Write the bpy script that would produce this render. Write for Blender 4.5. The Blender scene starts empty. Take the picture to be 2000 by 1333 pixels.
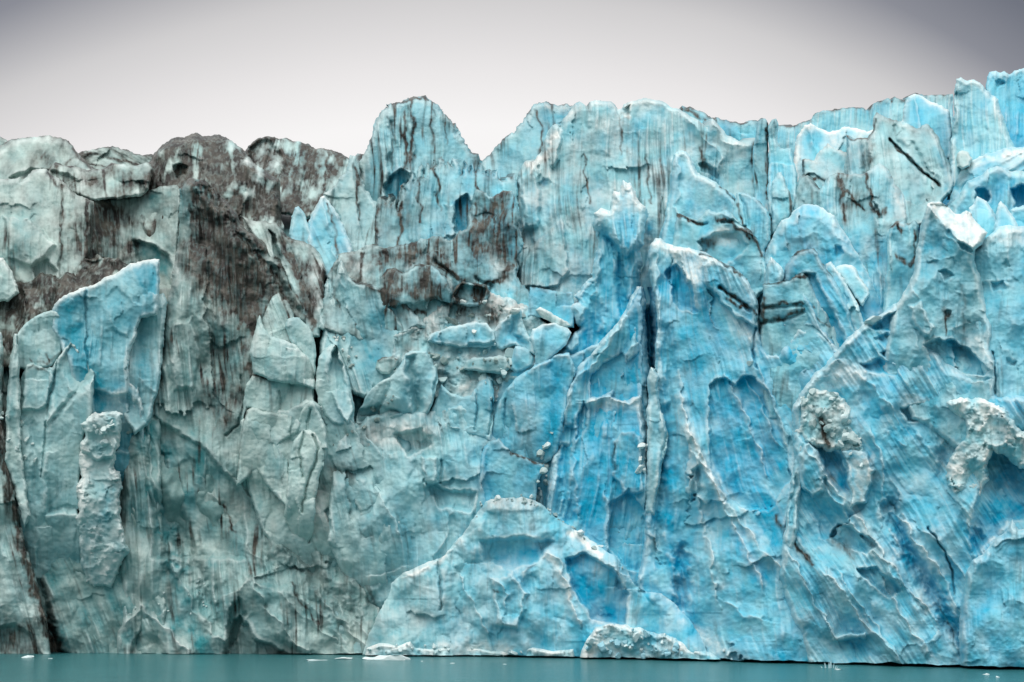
import bpy, bmesh, math, random
import numpy as np

random.seed(7)
C = bpy.context.scene.collection
FPX, HZ, CU, CAMH = 2778.0, 1173.0, 1000.0, 6.0      # focal length in photo pixels, horizon row, centre column, eye height
MPP = 0.054                                            # metres per photo pixel at the ice face
G = 1.6                                                # sampling step of the ice surfaces

WL_U = np.array([-1500., -400, 0, 400, 700, 900, 1300, 1600, 2000, 2400, 3500])
WL_V = np.array([1277., 1277, 1278, 1279.5, 1282.5, 1285, 1292, 1300, 1312, 1322, 1335])
def wl(u): return np.interp(u, WL_U, WL_V)
def yface(u): return FPX * CAMH / (wl(u) - HZ)
def ybase(u): return np.interp(u, [0, 400, 950, 1300, 1500, 1900, 2100], [2, 2, 8.5, 8, 6, 7.5, 9.5])
def world(u, v, Y):
    return np.stack([(u - CU) / FPX * Y, Y + 0 * u, CAMH + (HZ - v) / FPX * Y], -1)

# ---------------------------------------------------------------- noise
_tab = {}
def _t(seed):
    if seed not in _tab:
        r = np.random.RandomState(seed)
        a = r.rand(128, 128) * 2 * np.pi
        _tab[seed] = (np.cos(a).astype(np.float32), np.sin(a).astype(np.float32), r.rand(128, 128, 4).astype(np.float32))
    return _tab[seed]
def noise(x, y, seed):
    gx, gy, _ = _t(seed % 24)
    x = x + seed * 17.31; y = y + seed * 9.77
    xi = np.floor(x).astype(int); yi = np.floor(y).astype(int)
    fx = x - xi; fy = y - yi
    xi &= 127; yi &= 127; xj = (xi + 1) & 127; yj = (yi + 1) & 127
    a = gx[xi, yi] * fx + gy[xi, yi] * fy
    b = gx[xj, yi] * (fx - 1) + gy[xj, yi] * fy
    c = gx[xi, yj] * fx + gy[xi, yj] * (fy - 1)
    d = gx[xj, yj] * (fx - 1) + gy[xj, yj] * (fy - 1)
    sx = fx * fx * fx * (fx * (fx * 6 - 15) + 10); sy = fy * fy * fy * (fy * (fy * 6 - 15) + 10)
    return 1.5 * ((a + (b - a) * sx) * (1 - sy) + (c + (d - c) * sx) * sy)
def fbm(x, y, seed, o=4, gain=.5):
    s = 0; a = 1.
    for i in range(o):
        s = s + a * noise(x, y, seed + i); x = x * 2.03; y = y * 2.03; a *= gain
    return s
def ridged(x, y, seed, o=3):
    s = 0; a = 1.
    for i in range(o):
        s = s + a * (1 - 2 * np.abs(noise(x, y, seed + i))); x = x * 2.1; y = y * 2.1; a *= .5
    return s
def chips(x, y, seed, k=.5, ids=False):
    """piecewise planar chips: upper envelope of randomly tilted facets"""
    T = _t(seed % 24)[2]
    x = x + seed * 5.13; y = y + seed * 3.7
    xi = np.floor(x).astype(int); yi = np.floor(y).astype(int)
    best = np.full(x.shape, -9., np.float32); cid = np.zeros(x.shape, np.float32)
    for i in (-1, 0, 1):
        for j in (-1, 0, 1):
            t = T[(xi + i) & 127, (yi + j) & 127]
            dx = x - (xi + i + t[..., 0]); dy = y - (yi + j + t[..., 1])
            val = (t[..., 2] - .5) * 1.7 * dx + (t[..., 3] - .5) * 1.7 * dy - k * (dx * dx + dy * dy)
            if ids: cid = np.where(val > best, (t[..., 2] * 7.3 + t[..., 0] * 5.1) % 1, cid)
            best = np.maximum(best, val)
    return (best, cid) if ids else best
def blur(a, r):
    for ax in (0, 1):
        p = [(0, 0), (0, 0)]; p[ax] = (r + 1, r)
        c = np.cumsum(np.pad(a, p, mode='edge'), axis=ax); n = a.shape[ax]
        a = (np.take(c, np.arange(2 * r + 1, 2 * r + 1 + n), axis=ax) - np.take(c, np.arange(0, n), axis=ax)) / (2 * r + 1)
    return a
def smooth(a, b, x):
    t = np.clip((x - a) / (b - a), 0, 1); return t * t * (3 - 2 * t)

# ---------------------------------------------------------------- outlines
def pts(s): return np.array([[float(c) for c in p.split(',')] for p in s.split()])
def seg_d2(U, V, P, closed):
    d = np.full(U.shape, 1e12)
    n = len(P)
    for i in range(n if closed else n - 1):
        a = P[i]; b = P[(i + 1) % n]; e = b - a
        L = max(e @ e, 1e-9)
        t = np.clip(((U - a[0]) * e[0] + (V - a[1]) * e[1]) / L, 0, 1)
        d = np.minimum(d, (U - a[0] - t * e[0]) ** 2 + (V - a[1] - t * e[1]) ** 2)
    return d
def poly_sd(U, V, P):
    d = np.sqrt(seg_d2(U, V, P, True)); ins = np.zeros(U.shape, bool)
    n = len(P)
    for i in range(n):
        a = P[i]; b = P[(i + 1) % n]
        if a[1] == b[1]: continue
        c = ((a[1] > V) != (b[1] > V)) & (U < (b[0] - a[0]) * (V - a[1]) / (b[1] - a[1]) + a[0])
        ins ^= c
    return np.where(ins, d, -d)

# ---------------------------------------------------------------- materials
def new_mat(name):
    m = bpy.data.materials.new(name); m.use_nodes = True
    nt = m.node_tree; nt.nodes.clear()
    return m, nt
def nd(nt, t, **k):
    n = nt.nodes.new(t)
    for a, b in k.items():
        if a.startswith('i_'): n.inputs[a[2:].replace('_', ' ')].default_value = b
        else: setattr(n, a, b)
    return n
def srgb(r, g, b):
    f = lambda c: (c / 255 / 12.92) if c < 10.3 else ((c / 255 + .055) / 1.055) ** 2.4
    return (f(r), f(g), f(b), 1)
def mixc(nt, f, a, b):
    n = nd(nt, 'ShaderNodeMix', data_type='RGBA', clamp_factor=True)
    for s, x in ((0, f), (6, a), (7, b)):
        if hasattr(x, 'is_output'): nt.links.new(x, n.inputs[s])
        else: n.inputs[s].default_value = x
    return n.outputs[2]
def math_n(nt, op, a, b=0., clamp=False):
    n = nd(nt, 'ShaderNodeMath', operation=op, use_clamp=clamp)
    for s, x in ((0, a), (1, b)):
        if hasattr(x, 'is_output'): nt.links.new(x, n.inputs[s])
        else: n.inputs[s].default_value = x
    return n.outputs[0]

PALE_L, DEEP_L = srgb(184, 206, 200), srgb(52, 138, 144)
PALE_R, DEEP_R = srgb(132, 208, 222), srgb(0, 168, 206)
WHITE, DIRT_A, DIRT_B = srgb(232, 236, 232), srgb(36, 34, 31), srgb(104, 101, 92)

def ice_material():
    m, nt = new_mat('glacier_ice'); L = nt.links.new
    at = nd(nt, 'ShaderNodeAttribute', attribute_name='mask', attribute_type='GEOMETRY')
    sp = nd(nt, 'ShaderNodeSeparateColor'); L(at.outputs['Color'], sp.inputs[0])
    tc = nd(nt, 'ShaderNodeTexCoord')
    def ns(scale, detail=4, rough=.55, map_scale=None):
        n = nd(nt, 'ShaderNodeTexNoise', i_Scale=scale, i_Detail=detail, i_Roughness=rough)
        src = tc.outputs['Object']
        if map_scale:
            mp = nd(nt, 'ShaderNodeMapping'); mp.inputs['Scale'].default_value = map_scale
            L(src, mp.inputs[0]); src = mp.outputs[0]
        L(src, n.inputs['Vector']); return n.outputs['Fac']
    tint = at.outputs['Alpha']
    grain = ns(3.2, 5, .65); cloud = ns(.5, 4); streak = ns(2.6, 2, .5, (1, 1, .09))
    b = math_n(nt, 'ADD', sp.outputs[1], math_n(nt, 'MULTIPLY', math_n(nt, 'SUBTRACT', cloud, .5), .55))
    b = math_n(nt, 'ADD', b, math_n(nt, 'MULTIPLY', math_n(nt, 'SUBTRACT', grain, .5), .5), True)
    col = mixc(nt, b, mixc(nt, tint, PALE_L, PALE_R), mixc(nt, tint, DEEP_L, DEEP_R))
    w = math_n(nt, 'MULTIPLY', sp.outputs[2], math_n(nt, 'ADD', grain, .45), True)
    col = mixc(nt, w, col, WHITE)
    sm_ = nd(nt, 'ShaderNodeMapRange', interpolation_type='SMOOTHSTEP'); L(streak, sm_.inputs[0]); sm_.inputs[1].default_value = .34; sm_.inputs[2].default_value = .66; sm_.inputs[3].default_value = .84; sm_.inputs[4].default_value = 1.12
    gm_ = nd(nt, 'ShaderNodeMapRange', interpolation_type='SMOOTHSTEP'); L(grain, gm_.inputs[0]); gm_.inputs[1].default_value = .36; gm_.inputs[2].default_value = .62; gm_.inputs[3].default_value = .97; gm_.inputs[4].default_value = 1.03
    d = math_n(nt, 'MULTIPLY', math_n(nt, 'MULTIPLY', sp.outputs[0], sm_.outputs[0]), gm_.outputs[0], True)
    col = mixc(nt, d, col, mixc(nt, math_n(nt, 'MULTIPLY', math_n(nt, 'SUBTRACT', ns(.55, 3), .4), 2.2, True), DIRT_A, DIRT_B))
    fine = ns(9, 4, .6)
    bump = nd(nt, 'ShaderNodeBump', i_Strength=.42, i_Distance=.15)
    vo = nd(nt, 'ShaderNodeTexVoronoi', feature='F1', i_Scale=1.25, i_Randomness=1.)
    dv = nd(nt, 'ShaderNodeVectorMath', operation='ADD'); nv = nd(nt, 'ShaderNodeTexNoise', i_Scale=1.3, i_Detail=3.); L(tc.outputs['Object'], nv.inputs['Vector'])
    L(tc.outputs['Object'], dv.inputs[0]); L(nv.outputs['Color'], dv.inputs[1]); L(dv.outputs[0], vo.inputs['Vector'])
    h = math_n(nt, 'ADD', math_n(nt, 'MULTIPLY', grain, .9), math_n(nt, 'MULTIPLY', fine, .35))
    h = math_n(nt, 'ADD', h, math_n(nt, 'MULTIPLY', vo.outputs['Distance'], .35))
    L(h, bump.inputs['Height'])
    p = nd(nt, 'ShaderNodeBsdfPrincipled', i_Roughness=.38, i_IOR=1.31)
    p.inputs['Specular IOR Level'].default_value = .45
    L(col, p.inputs['Base Color']); L(bump.outputs[0], p.inputs['Normal'])
    o = nd(nt, 'ShaderNodeOutputMaterial'); L(p.outputs[0], o.inputs[0])
    return m
ICE = ice_material()

# ---------------------------------------------------------------- mesh output
def make_mesh(name, co, quads, ngons=(), mask=None, mat=ICE):
    me = bpy.data.meshes.new(name)
    me.vertices.add(len(co)); me.vertices.foreach_set('co', np.asarray(co, np.float32).ravel())
    lv = [np.asarray(quads, np.int32).ravel()] + [np.asarray(n, np.int32) for n in ngons]
    tot = np.concatenate([np.full(len(quads), 4, np.int32), np.array([len(n) for n in ngons], np.int32)])
    lv = np.concatenate(lv)
    me.loops.add(len(lv)); me.loops.foreach_set('vertex_index', lv)
    me.polygons.add(len(tot))
    me.polygons.foreach_set('loop_start', np.concatenate([[0], np.cumsum(tot)[:-1]]).astype(np.int32))
    me.polygons.foreach_set('loop_total', tot)
    sm = np.ones(len(tot), bool); sm[len(quads):] = False
    me.polygons.foreach_set('use_smooth', sm)
    me.update(calc_edges=True)
    if mask is not None:
        a = me.attributes.new('mask', 'FLOAT_COLOR', 'POINT')
        a.data.foreach_set('color', np.asarray(mask, np.float32).ravel())
    me.materials.append(mat)
    return me
def tag(o, label=None, cat=None, group=None, kind=None):
    for k, x in (('label', label), ('category', cat), ('group', group), ('kind', kind)):
        if x: o[k] = x
    return o

# visible-surface depth map (photo pixels / G), used to seat loose blocks on the ice
ZU0, ZV0, ZW, ZH = -120, 60, int(2260 / G), int(1320 / G)
ZB = np.full((ZH, ZW), 1e9, np.float32)

STROKES = []
def parse_strokes(txt):
    for ln in txt.strip().splitlines():
        ln = ln.split('#')[0].strip()
        if not ln: continue
        key = None
        if ln[0] == '@': key, ln = ln[1:].split(None, 1)
        f = ln.split()
        k = f[0]; nums = []; i = 1
        while ',' not in f[i]: nums.append(float(f[i])); i += 1
        P = pts(' '.join(f[i:]))
        STROKES.append((k, nums, P, key))

def feather(U, V, P, closed, jit, seed):
    U2 = U + jit * fbm(U / 26, V / 26, seed, 3); V2 = V + jit * fbm(U / 26, V / 26, seed + 5, 3)
    return poly_sd(U2, V2, P) if closed else np.sqrt(seg_d2(U2, V2, P, False))

def side(U, V, P, jit, seed):
    """distance to a polyline and which side of it a point lies on"""
    U = U + jit * fbm(U / 34, V / 34, seed, 3, .42); V = V + jit * fbm(U / 34, V / 34, seed + 5, 3, .42)
    best = np.full(U.shape, 1e12); sg = np.zeros(U.shape)
    for a, b in zip(P[:-1], P[1:]):
        e = b - a; t = np.clip(((U - a[0]) * e[0] + (V - a[1]) * e[1]) / max(e @ e, 1e-9), 0, 1)
        d = (U - a[0] - t * e[0]) ** 2 + (V - a[1] - t * e[1]) ** 2
        sg = np.where(d < best, (V - a[1]) * e[0] - (U - a[0]) * e[1], sg); best = np.minimum(best, d)
    return np.sqrt(best), sg
def apply_strokes(U, V, key, h, M):
    u0, u1, v0, v1 = U.min(), U.max(), V.min(), V.max()
    for n, (k, a, P, only) in enumerate(STROKES):
        if only and only != key: continue
        wid = a[1] if len(a) > 1 else 3
        if k == 'f': wid = a[2]
        pad = abs(wid) * 3.5 + 14
        p0 = P.min(0) - pad; p1 = P.max(0) + pad
        if p1[0] < u0 or p0[0] > u1 or p1[1] < v0 or p0[1] > v1: continue
        i0 = max(int((p0[1] - v0) / G), 0); i1 = int((p1[1] - v0) / G) + 2
        j0 = max(int((p0[0] - u0) / G), 0); j1 = int((p1[0] - u0) / G) + 2
        sl = (slice(i0, i1), slice(j0, j1)); u = U[sl]; v = V[sl]
        if u.size == 0: continue
        s = 3 * n + 11
        if k == 'g':
            d = feather(u, v, P, False, wid * .45 + 2, s); h[sl] -= a[0] * np.exp(-(d / wid) ** 2)
        elif k == 'r':                                   # sharp ridge
            d, sg = side(u, v, P, wid * .5 + 4, s)
            h[sl] += .62 * a[0] * np.exp(-d / (wid * np.where(sg > 0, 2.2, .55)))
        elif k == 'k':
            d = feather(u, v, P, False, 3, s); h[sl] -= .62 * a[0] * np.exp(-(d / (wid * .85)) ** 2)
        elif k == 'p':
            sz = np.sqrt(np.prod(np.ptp(P, axis=0)))
            sc_p = min(1., sz / 46)
            a = [(-1 - (-a[0] - 1) * .4 if a[0] < -1 else a[0]) * sc_p, a[1]]
            d = feather(u, v, P, True, 4, s); h[sl] += a[0] * smooth(-wid * .5, wid * .5, d)
        elif k == 'f':
            d = feather(u, v, P, True, 4, s); c = P.mean(0)
            h[sl] += (a[0] * (u - c[0]) + a[1] * (v - c[1])) * MPP * smooth(-wid * .5, wid * .5, d)
        else:
            if k == 'd': wid *= .75
            if k == 'w': a = [a[0] * .55, wid]
            ch = {'d': 0, 'b': 1, 'w': 2}[k[0].lower()]
            nz = fbm(u / (7 if ch == 0 else 16), v / (34 if ch == 0 else 22), s, 3)
            if k.islower():
                m = np.exp(-(feather(u, v, P, False, wid * .5 + (4 if k == 'd' else 2), s) / wid) ** 2)
            else:
                m = smooth(-wid * (1.7 if k == 'D' else 1), wid * (1.7 if k == 'D' else 1), feather(u, v, P, True, 8, s))
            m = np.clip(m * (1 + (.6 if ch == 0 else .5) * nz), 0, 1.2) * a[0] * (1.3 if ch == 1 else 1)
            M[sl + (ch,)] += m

DEF = dict(dt=0, db=0, tilt=0., bow=0., er=6., ed=1.2, rag=2.6, lump=1.1, ls=130., fac=.45, fs=70., asp=1.7, fac2=.35, fs2=22.,
           scal=.3, ss=58., fl=.22, flw=16., fll=14., ang=0., dirt=.05, streak=.15, top=0., blue=.2, bvar=.3, bfac=.35, strk=.04, white=.12, rim=.32, tint=None, T=9., sink=0., fan=None,
           sh=.1, bump=0., split=None)
FEATS = []
def ice(name, label, cat, poly, group=None, key=None, **k):
    S = dict(DEF, **k)
    sq = lambda d: d * .6 if abs(d) < 10 else d - math.copysign(4, d)     # the front is a shallow relief: steps of a metre or two
    S['dt'], S['db'] = sq(S['dt']), sq(S['db']); S['fac'] *= .82; S['fac2'] *= 1.0; S['lump'] *= .85; S['ed'] *= .6
    FEATS.append((name, label, cat, poly, group, key or name, S))

def tint_at(u, v):
    return smooth(420, 1150, u + 60 * fbm(u / 180, v / 180, 3, 2) + .12 * (700 - v))

def largest(m, cell):
    """keep one connected patch of grid cells"""
    ij = np.argwhere(cell)[m]
    todo = set(map(tuple, ij.tolist())); best = set()
    while todo:
        st = [todo.pop()]; comp = set(st)
        while st:
            i, j = st.pop()
            for n in ((i + 1, j), (i - 1, j), (i, j + 1), (i, j - 1)):
                if n in todo: todo.discard(n); comp.add(n); st.append(n)
        if len(comp) > len(best): best = comp
    out = m.copy(); out[np.flatnonzero(m)] = [tuple(x) in best for x in ij.tolist()]
    return out
PARTS = {}
def part(key, name, poly, label=None): PARTS.setdefault(key, []).append((name, pts(poly), label))
def build_ice(n, name, label, cat, poly, group, key, S):
    P = pts(poly) if isinstance(poly, str) else poly
    P = P.copy(); P[:, 1] = np.where(P[:, 1] > 1280, P[:, 1] + 25, P[:, 1]); P[:, 0] = np.where(P[:, 0] <= -25, P[:, 0] - 190, np.where(P[:, 0] >= 2025, P[:, 0] + 230, P[:, 0]))
    u0 = math.floor((P[:, 0].min() - 10) / G) * G; u1 = P[:, 0].max() + 10
    v0 = math.floor((P[:, 1].min() - 10) / G) * G; v1 = P[:, 1].max() + 10
    U, V = np.meshgrid(np.arange(u0, u1, G), np.arange(v0, v1, G))
    sd_ = 31 * n + 5
    low = np.clip((wl(U) - 10 - V) / 60, 0, 1)
    w = S['rag'] * low
    ju = w * (fbm(U / 34, V / 34, sd_, 4, .55) + .0); jv = w * fbm(U / 30, V / 40, sd_ + 7, 4, .55)
    hf = low * min(S['rag'], 4) * (.2 if S['dt'] < 20 else .36)
    ju = ju + hf * fbm(U / 7, V / 16, sd_ + 33, 2); jv = jv + hf * 1.4 * fbm(U / 6, V / 14, sd_ + 35, 2)
    s = poly_sd(U + ju, V + jv, P)
    notch = np.interp(U, [0, 500, 800, 1200, 2100], [1, 1.5, 3.5, 5.5, 7.5]) * (1 + .5 * fbm(U / 50, U * 0, 99, 3))
    cut = HZ + FPX * (CAMH - notch * .04) / (yface(U) + ybase(U) + S['db']) - V
    sc = np.minimum(s, cut)
    gv, gu = np.gradient(sc, G)
    # ---- relief towards the viewer, metres
    ca, sa = math.cos(math.radians(S['ang'])), -math.sin(math.radians(S['ang']))
    A = V * ca + U * sa; X = U * ca - V * sa
    if S['fan']:
        fu, fv = S['fan']; rr = np.hypot(U - fu, V - fv)
        X = 420 * np.arctan2(U - fu, V - fv); A = rr
    wob = 9 * fbm(U / 170, V / 210, sd_ + 2, 2); X = X + wob
    h = S['lump'] * fbm(U / S['ls'], V / (S['ls'] * 1.3), sd_ + 1, 3)
    wx = .16 * S['fs'] * fbm(U / 40, V / 40, sd_ + 30, 3)
    def ch(f, size, asp, sd): return f * size * MPP * chips((X + wx) / size, (A - wx) / (size * asp), sd)
    hc, cid = chips((X + wx) / S['fs'], (A - wx) / (S['fs'] * S['asp']), sd_ + 3, ids=True)
    h = h + S['fac'] * S['fs'] * MPP * hc
    if S['fac2']: h = h + ch(S['fac2'], S['fs2'], S['asp'], sd_ + 4) * smooth(-.4, .5, fbm(U / 70, V / 70, sd_ + 9, 2))
    if S['scal']: h = h - ch(S['scal'], S['ss'], 1.2, sd_ + 6)
    if S['fl']:
        env = .3 + .8 * fbm(U / 80, V / 120, sd_ + 12, 2)
        h = h + S['fl'] * S['flw'] * MPP * (.6 * ridged(X / S['flw'], A / (S['flw'] * S['fll']), sd_ + 8, 2) + .9 * fbm(X / S['flw'] * 1.7, A / (S['flw'] * S['fll']), sd_ + 28, 3)) * np.clip(env, .05, 1.1)
    if S['bump']: h = h + S['bump'] * (1.9 * chips((U + ju * 3) / 17, (V + jv * 3) / 14, sd_ + 3, .35) + chips((U + ju) / 8, (V - ju) / 7, sd_ + 8, .3)) * (.4 + .9 * smooth(-.4, .5, fbm(U / 30, V / 30, sd_ + 41, 2)))
    h = h + .05 * fbm(U / 9, V / 9, sd_ + 10, 3)
    er = S['er'] * (1 + .5 * fbm(U / 40, V / 40, sd_ + 11, 2))
    t = np.clip(s / np.maximum(er, 3), 0, 1)
    h = h - S['ed'] * (1 - t) ** 2.2
    if S['bow']:
        h = h + S['bow'] * (1 - ((U - P[:, 0].mean()) / (np.ptp(P[:, 0]) * .5 + 1)) ** 2)
    # ---- masks
    M = np.zeros(U.shape + (4,))
    nd_ = fbm(X / 7, A / 90, sd_ + 14, 3) * .5 + .5 * fbm(X / 22, A / 160, sd_ + 15, 3)
    area = smooth(-.5, .6, fbm(U / 90, V / 130, sd_ + 16, 2))
    M[..., 0] = S['dirt'] * (.6 + .9 * fbm(U / 30, V / 40, sd_ + 17, 4)) + S['streak'] * smooth(.02, .6, nd_) * 2.2 * area
    up = np.clip(gv / (np.hypot(gu, gv) + 1e-6), 0, 1)
    rimw = np.exp(-np.maximum(s, 0) / (3.5 + 2.5 * noise(U / 30, V / 30, sd_ + 18)))
    M[..., 0] += S['top'] * rimw * smooth(.2, .7, up) * (.7 + .9 * noise(U / 14, V / 14, sd_ + 19))
    bl = fbm(X / 40, A / 75, sd_ + 20, 4)
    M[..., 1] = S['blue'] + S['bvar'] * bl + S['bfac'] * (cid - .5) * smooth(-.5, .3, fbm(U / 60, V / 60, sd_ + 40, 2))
    st = fbm(X / 5, A / 95, sd_ + 50, 3)
    M[..., 1] += S['strk'] * st
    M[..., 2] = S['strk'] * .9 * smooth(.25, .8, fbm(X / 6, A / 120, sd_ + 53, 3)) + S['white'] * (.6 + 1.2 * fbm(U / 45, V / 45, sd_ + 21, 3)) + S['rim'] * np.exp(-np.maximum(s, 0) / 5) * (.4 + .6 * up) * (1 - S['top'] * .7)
    M[..., 3] = tint_at(U, V) if S['tint'] is None else S['tint']
    apply_strokes(U, V, key, h, M)
    M[..., 2] += .3 * smooth(.03, .4, h - blur(h, 7)) * (1 - np.clip(M[..., 0] * 1.4, 0, 1))      # weathered white crests
    M = np.clip(M, 0, 1)
    f = (V - P[:, 1].min()) / max(np.ptp(P[:, 1]), 1)
    Y = yface(U) + ybase(U) + S['dt'] + (S['db'] - S['dt']) * f + S['tilt'] * (U - P[:, 0].mean()) * MPP - h + S['sink'] * np.clip((f - .55) / .45, 0, 1) ** 2
    # ---- cells
    ins = sc > 0
    cell = ins[:-1, :-1] | ins[1:, :-1] | ins[:-1, 1:] | ins[1:, 1:]
    g2 = np.maximum(gu ** 2 + gv ** 2, .3)
    out = ~ins
    Us = np.where(out, U - np.clip(sc, -3 * G, 0) * gu / g2, U); Vs = np.where(out, V - np.clip(sc, -3 * G, 0) * gv / g2, V)
    H, W = U.shape
    idx = np.arange(H * W).reshape(H, W)
    q = np.stack([idx[:-1, :-1], idx[1:, :-1], idx[1:, 1:], idx[:-1, 1:]], -1)[cell]
    used = np.unique(q); remap = np.full(H * W, -1); remap[used] = np.arange(len(used))
    q = remap[q]
    cu_ = ((U[:-1, :-1] + ju[:-1, :-1])[cell], (V[:-1, :-1] + jv[:-1, :-1])[cell]); kids = []
    qall = q; left = np.ones(len(q), bool)
    for pn, pp, pl in PARTS.get(key, ()):
        m = left & (poly_sd(cu_[0] + 5 * fbm(cu_[0] / 14, cu_[1] / 14, sd_ + 60, 3), cu_[1] + 5 * fbm(cu_[0] / 14, cu_[1] / 14, sd_ + 63, 3), pp) > 0)
        m = largest(m, cell)
        if m.sum() > 30: kids.append((pn, q[m], pl)); left &= ~m
    uu, vv, yy = Us.ravel()[used], Vs.ravel()[used], Y.ravel()[used]
    mk = M.reshape(-1, 4)[used]
    co = world(uu, vv, yy)
    # depth map
    iz = np.round((V - ZV0) / G).astype(int); jz = np.round((U - ZU0) / G).astype(int)
    ok = ins & (iz >= 0) & (iz < ZH) & (jz >= 0) & (jz < ZW)
    np.minimum.at(ZB, (iz[ok], jz[ok]), Y[ok])
    # ---- boundary, sides and back
    N = len(used)
    e = np.concatenate([q[:, [0, 1]], q[:, [1, 2]], q[:, [2, 3]], q[:, [3, 0]]])
    c1 = e[:, 0] * N + e[:, 1]; c2 = e[:, 1] * N + e[:, 0]
    bd = e[~np.isin(c1, c2)]
    nxt = dict(zip(bd[:, 0].tolist(), bd[:, 1].tolist()))
    loops = []; seen = set()
    for st in nxt:
        if st in seen: continue
        lp = []; x = st
        while x is not None and x not in seen: seen.add(x); lp.append(x); x = nxt.get(x)
        if x == st and len(lp) > 8: loops.append(np.array(lp))
    cu, cv = P.mean(0)
    quads = [qall[left]]; ng = []; cos = [co]; mks = [mk]; base = N
    for lp in loops:
        n_ = len(lp)
        hole = n_ < 12
        bu = uu[lp] + (cu - uu[lp]) * S['sh']; bv = vv[lp] + (cv - vv[lp]) * S['sh']
        by = np.full(n_, 1.) * (yy[lp] + S['T'])
        cos += [co[lp], world(bu, bv, by)]; mks += [mk[lp], mk[lp]]
        a = base + np.arange(n_); a2 = np.roll(a, -1); b = a + n_; b2 = np.roll(b, -1)
        quads.append(np.stack([a2, a, b, b2], -1)); ng.append(b[::-1] if not hole else b[::-1])
        base += 2 * n_
    co = np.concatenate(cos); mk = np.concatenate(mks); q = np.concatenate(quads)
    org = co[:N].mean(0); org[2] = co[:, 2].min()
    # first quads above are wound away from the viewer: flip everything to face out
    me = make_mesh(name, co - org, q, ng, mk)
    o = bpy.data.objects.new(name, me); C.objects.link(o); o.location = org
    if label: tag(o, label, cat, group, 'thing')
    for pn, pq, pl in kids:
        us = np.unique(pq); rm = np.full(N, -1); rm[us] = np.arange(len(us))
        c = bpy.data.objects.new(pn, make_mesh(pn, co[us] - org, rm[pq], (), mk[us])); C.objects.link(c); c.parent = o
        if pl: c['label'] = pl
    return o
# ================================================================ the ice front, far to near
# ---- skyline, left
ice('ice_ridge', 'small dark icy hump at the far left end of the skyline', 'ice ridge', '-30,340 -30,268 2,269 14,275 20,285 12,320 -10,345', key='A1', dt=42, db=40, dirt=.45, top=1)
ice('ice_ridge', 'flat distant ice ridge with sagging dirty layers between rounded hump and brown dome', 'ice ridge', '135,330 150,300 165,294 185,291 210,287 228,289 245,293 262,301 278,304 292,300 306,306 310,420 140,420', key='A3', dt=40, db=36, dirt=0.4, streak=.2, top=1, ang=-62, fl=.5, flw=9, fll=6, blue=.12)
ice('ice_dome', 'pale grey rounded ice hump with thin dark rim on the left skyline', 'ice dome', '-30,330 -8,292 18,273 60,267 98,267 122,271 134,277 146,292 158,306 176,324 205,334 240,350 262,364 262,480 -30,480', key='A2', dt=34, db=26, dirt=0.36, streak=0.3, top=.9, blue=.15, er=13, ed=3.5, ang=35)
ice('ice_dome', 'brown dirt covered ice dome, darkest hump of the left skyline', 'ice dome', '262,430 278,370 284,330 296,307 312,290 332,272 352,268 366,266 379,259 394,266 410,265 430,263 446,273 470,287 484,305 498,322 520,336 545,352 552,420 560,540 400,560 330,500 280,480', key='A4', dt=27, db=17, dirt=1.5, streak=.8, top=.6, blue=.05, er=16, ed=4.2, fl=.3, ang=12, scal=.2)
ice('ice_ridge', 'brown streaked ice ridge with pale left cheek, right of the brown dome', 'ice ridge', '476,300 486,283 500,274 520,267 560,271 585,278 602,281 614,290 640,291 664,297 682,310 688,330 676,370 640,410 600,430 480,400', key='A5', dt=40, db=32, dirt=1.25, streak=.7, top=1, blue=.05, ang=18, fl=.45)
ice('ice_ridge', 'tiny dark hump peeping out left of the tall streaked tower', 'ice ridge', '684,330 688,310 698,301 710,300 716,330 700,350', key='A5b', dt=46, db=44, dirt=.9)
ice('ice_tower', 'tall isolated ice tower with vertical dark streaks standing above the left skyline', 'ice tower',
    '690,400 702,330 706,313 714,290 721,270 730,243 742,217 760,206 778,199 800,193 824,188 833,189 838,194 853,203 858,212 866,218 882,236 892,250 894,258 899,260 904,273 912,281 919,292 927,298 931,299 934,308 940,316 950,430 890,500 760,500 715,440',
    key='A6', dt=32, db=26, dirt=0.12, streak=.62, top=.8, blue=.22, fl=.6, flw=17, fll=14, er=8, ed=3.5, fac=.35, rag=5, bow=3)
ice('ice_ridge', 'blue grey ice shoulder rising right from the deep sky notch beside the streaked tower', 'ice ridge',
    '936,330 944,314 955,302 966,290 978,276 984,268 993,262 1003,260 1010,249 1022,238 1030,224 1040,212 1052,200 1062,199 1075,206 1090,210 1106,208 1118,207 1150,220 1150,420 1000,470 950,420 936,360',
    key='A7', dt=36, db=28, dirt=0.14, streak=.55, top=.9, blue=0.22, fl=.6, flw=15, fll=12, er=7, ed=2.1, rag=5, tint=0.6)
ice('ice_wall', 'broad pale blue fluted ice wall forming the centre of the skyline', 'ice wall',
    '1004,470 1006,380 1012,340 1018,322 1026,314 1038,318 1050,306 1058,296 1064,276 1070,256 1078,246 1088,243 1094,250 1098,238 1110,220 1122,203 1134,199 1146,208 1152,200 1163,197 1196,199 1203,206 1206,215 1214,214 1220,203 1232,198 1258,193 1272,195 1292,199 1308,208 1326,213 1345,225 1366,236 1380,250 1392,232 1402,240 1420,262 1445,276 1462,279 1480,268 1500,300 1520,330 1520,560 1300,640 1120,640 1010,590',
    key='A8', dt=23, db=14, dirt=0.2, streak=.3, top=.15, blue=0.18, bvar=.35, fl=.85, flw=14, fll=16, er=9, ed=3.1, fac=.3, fs=90, asp=3, rag=2.5, white=0.32, strk=0.14, tint=0.72)
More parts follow.
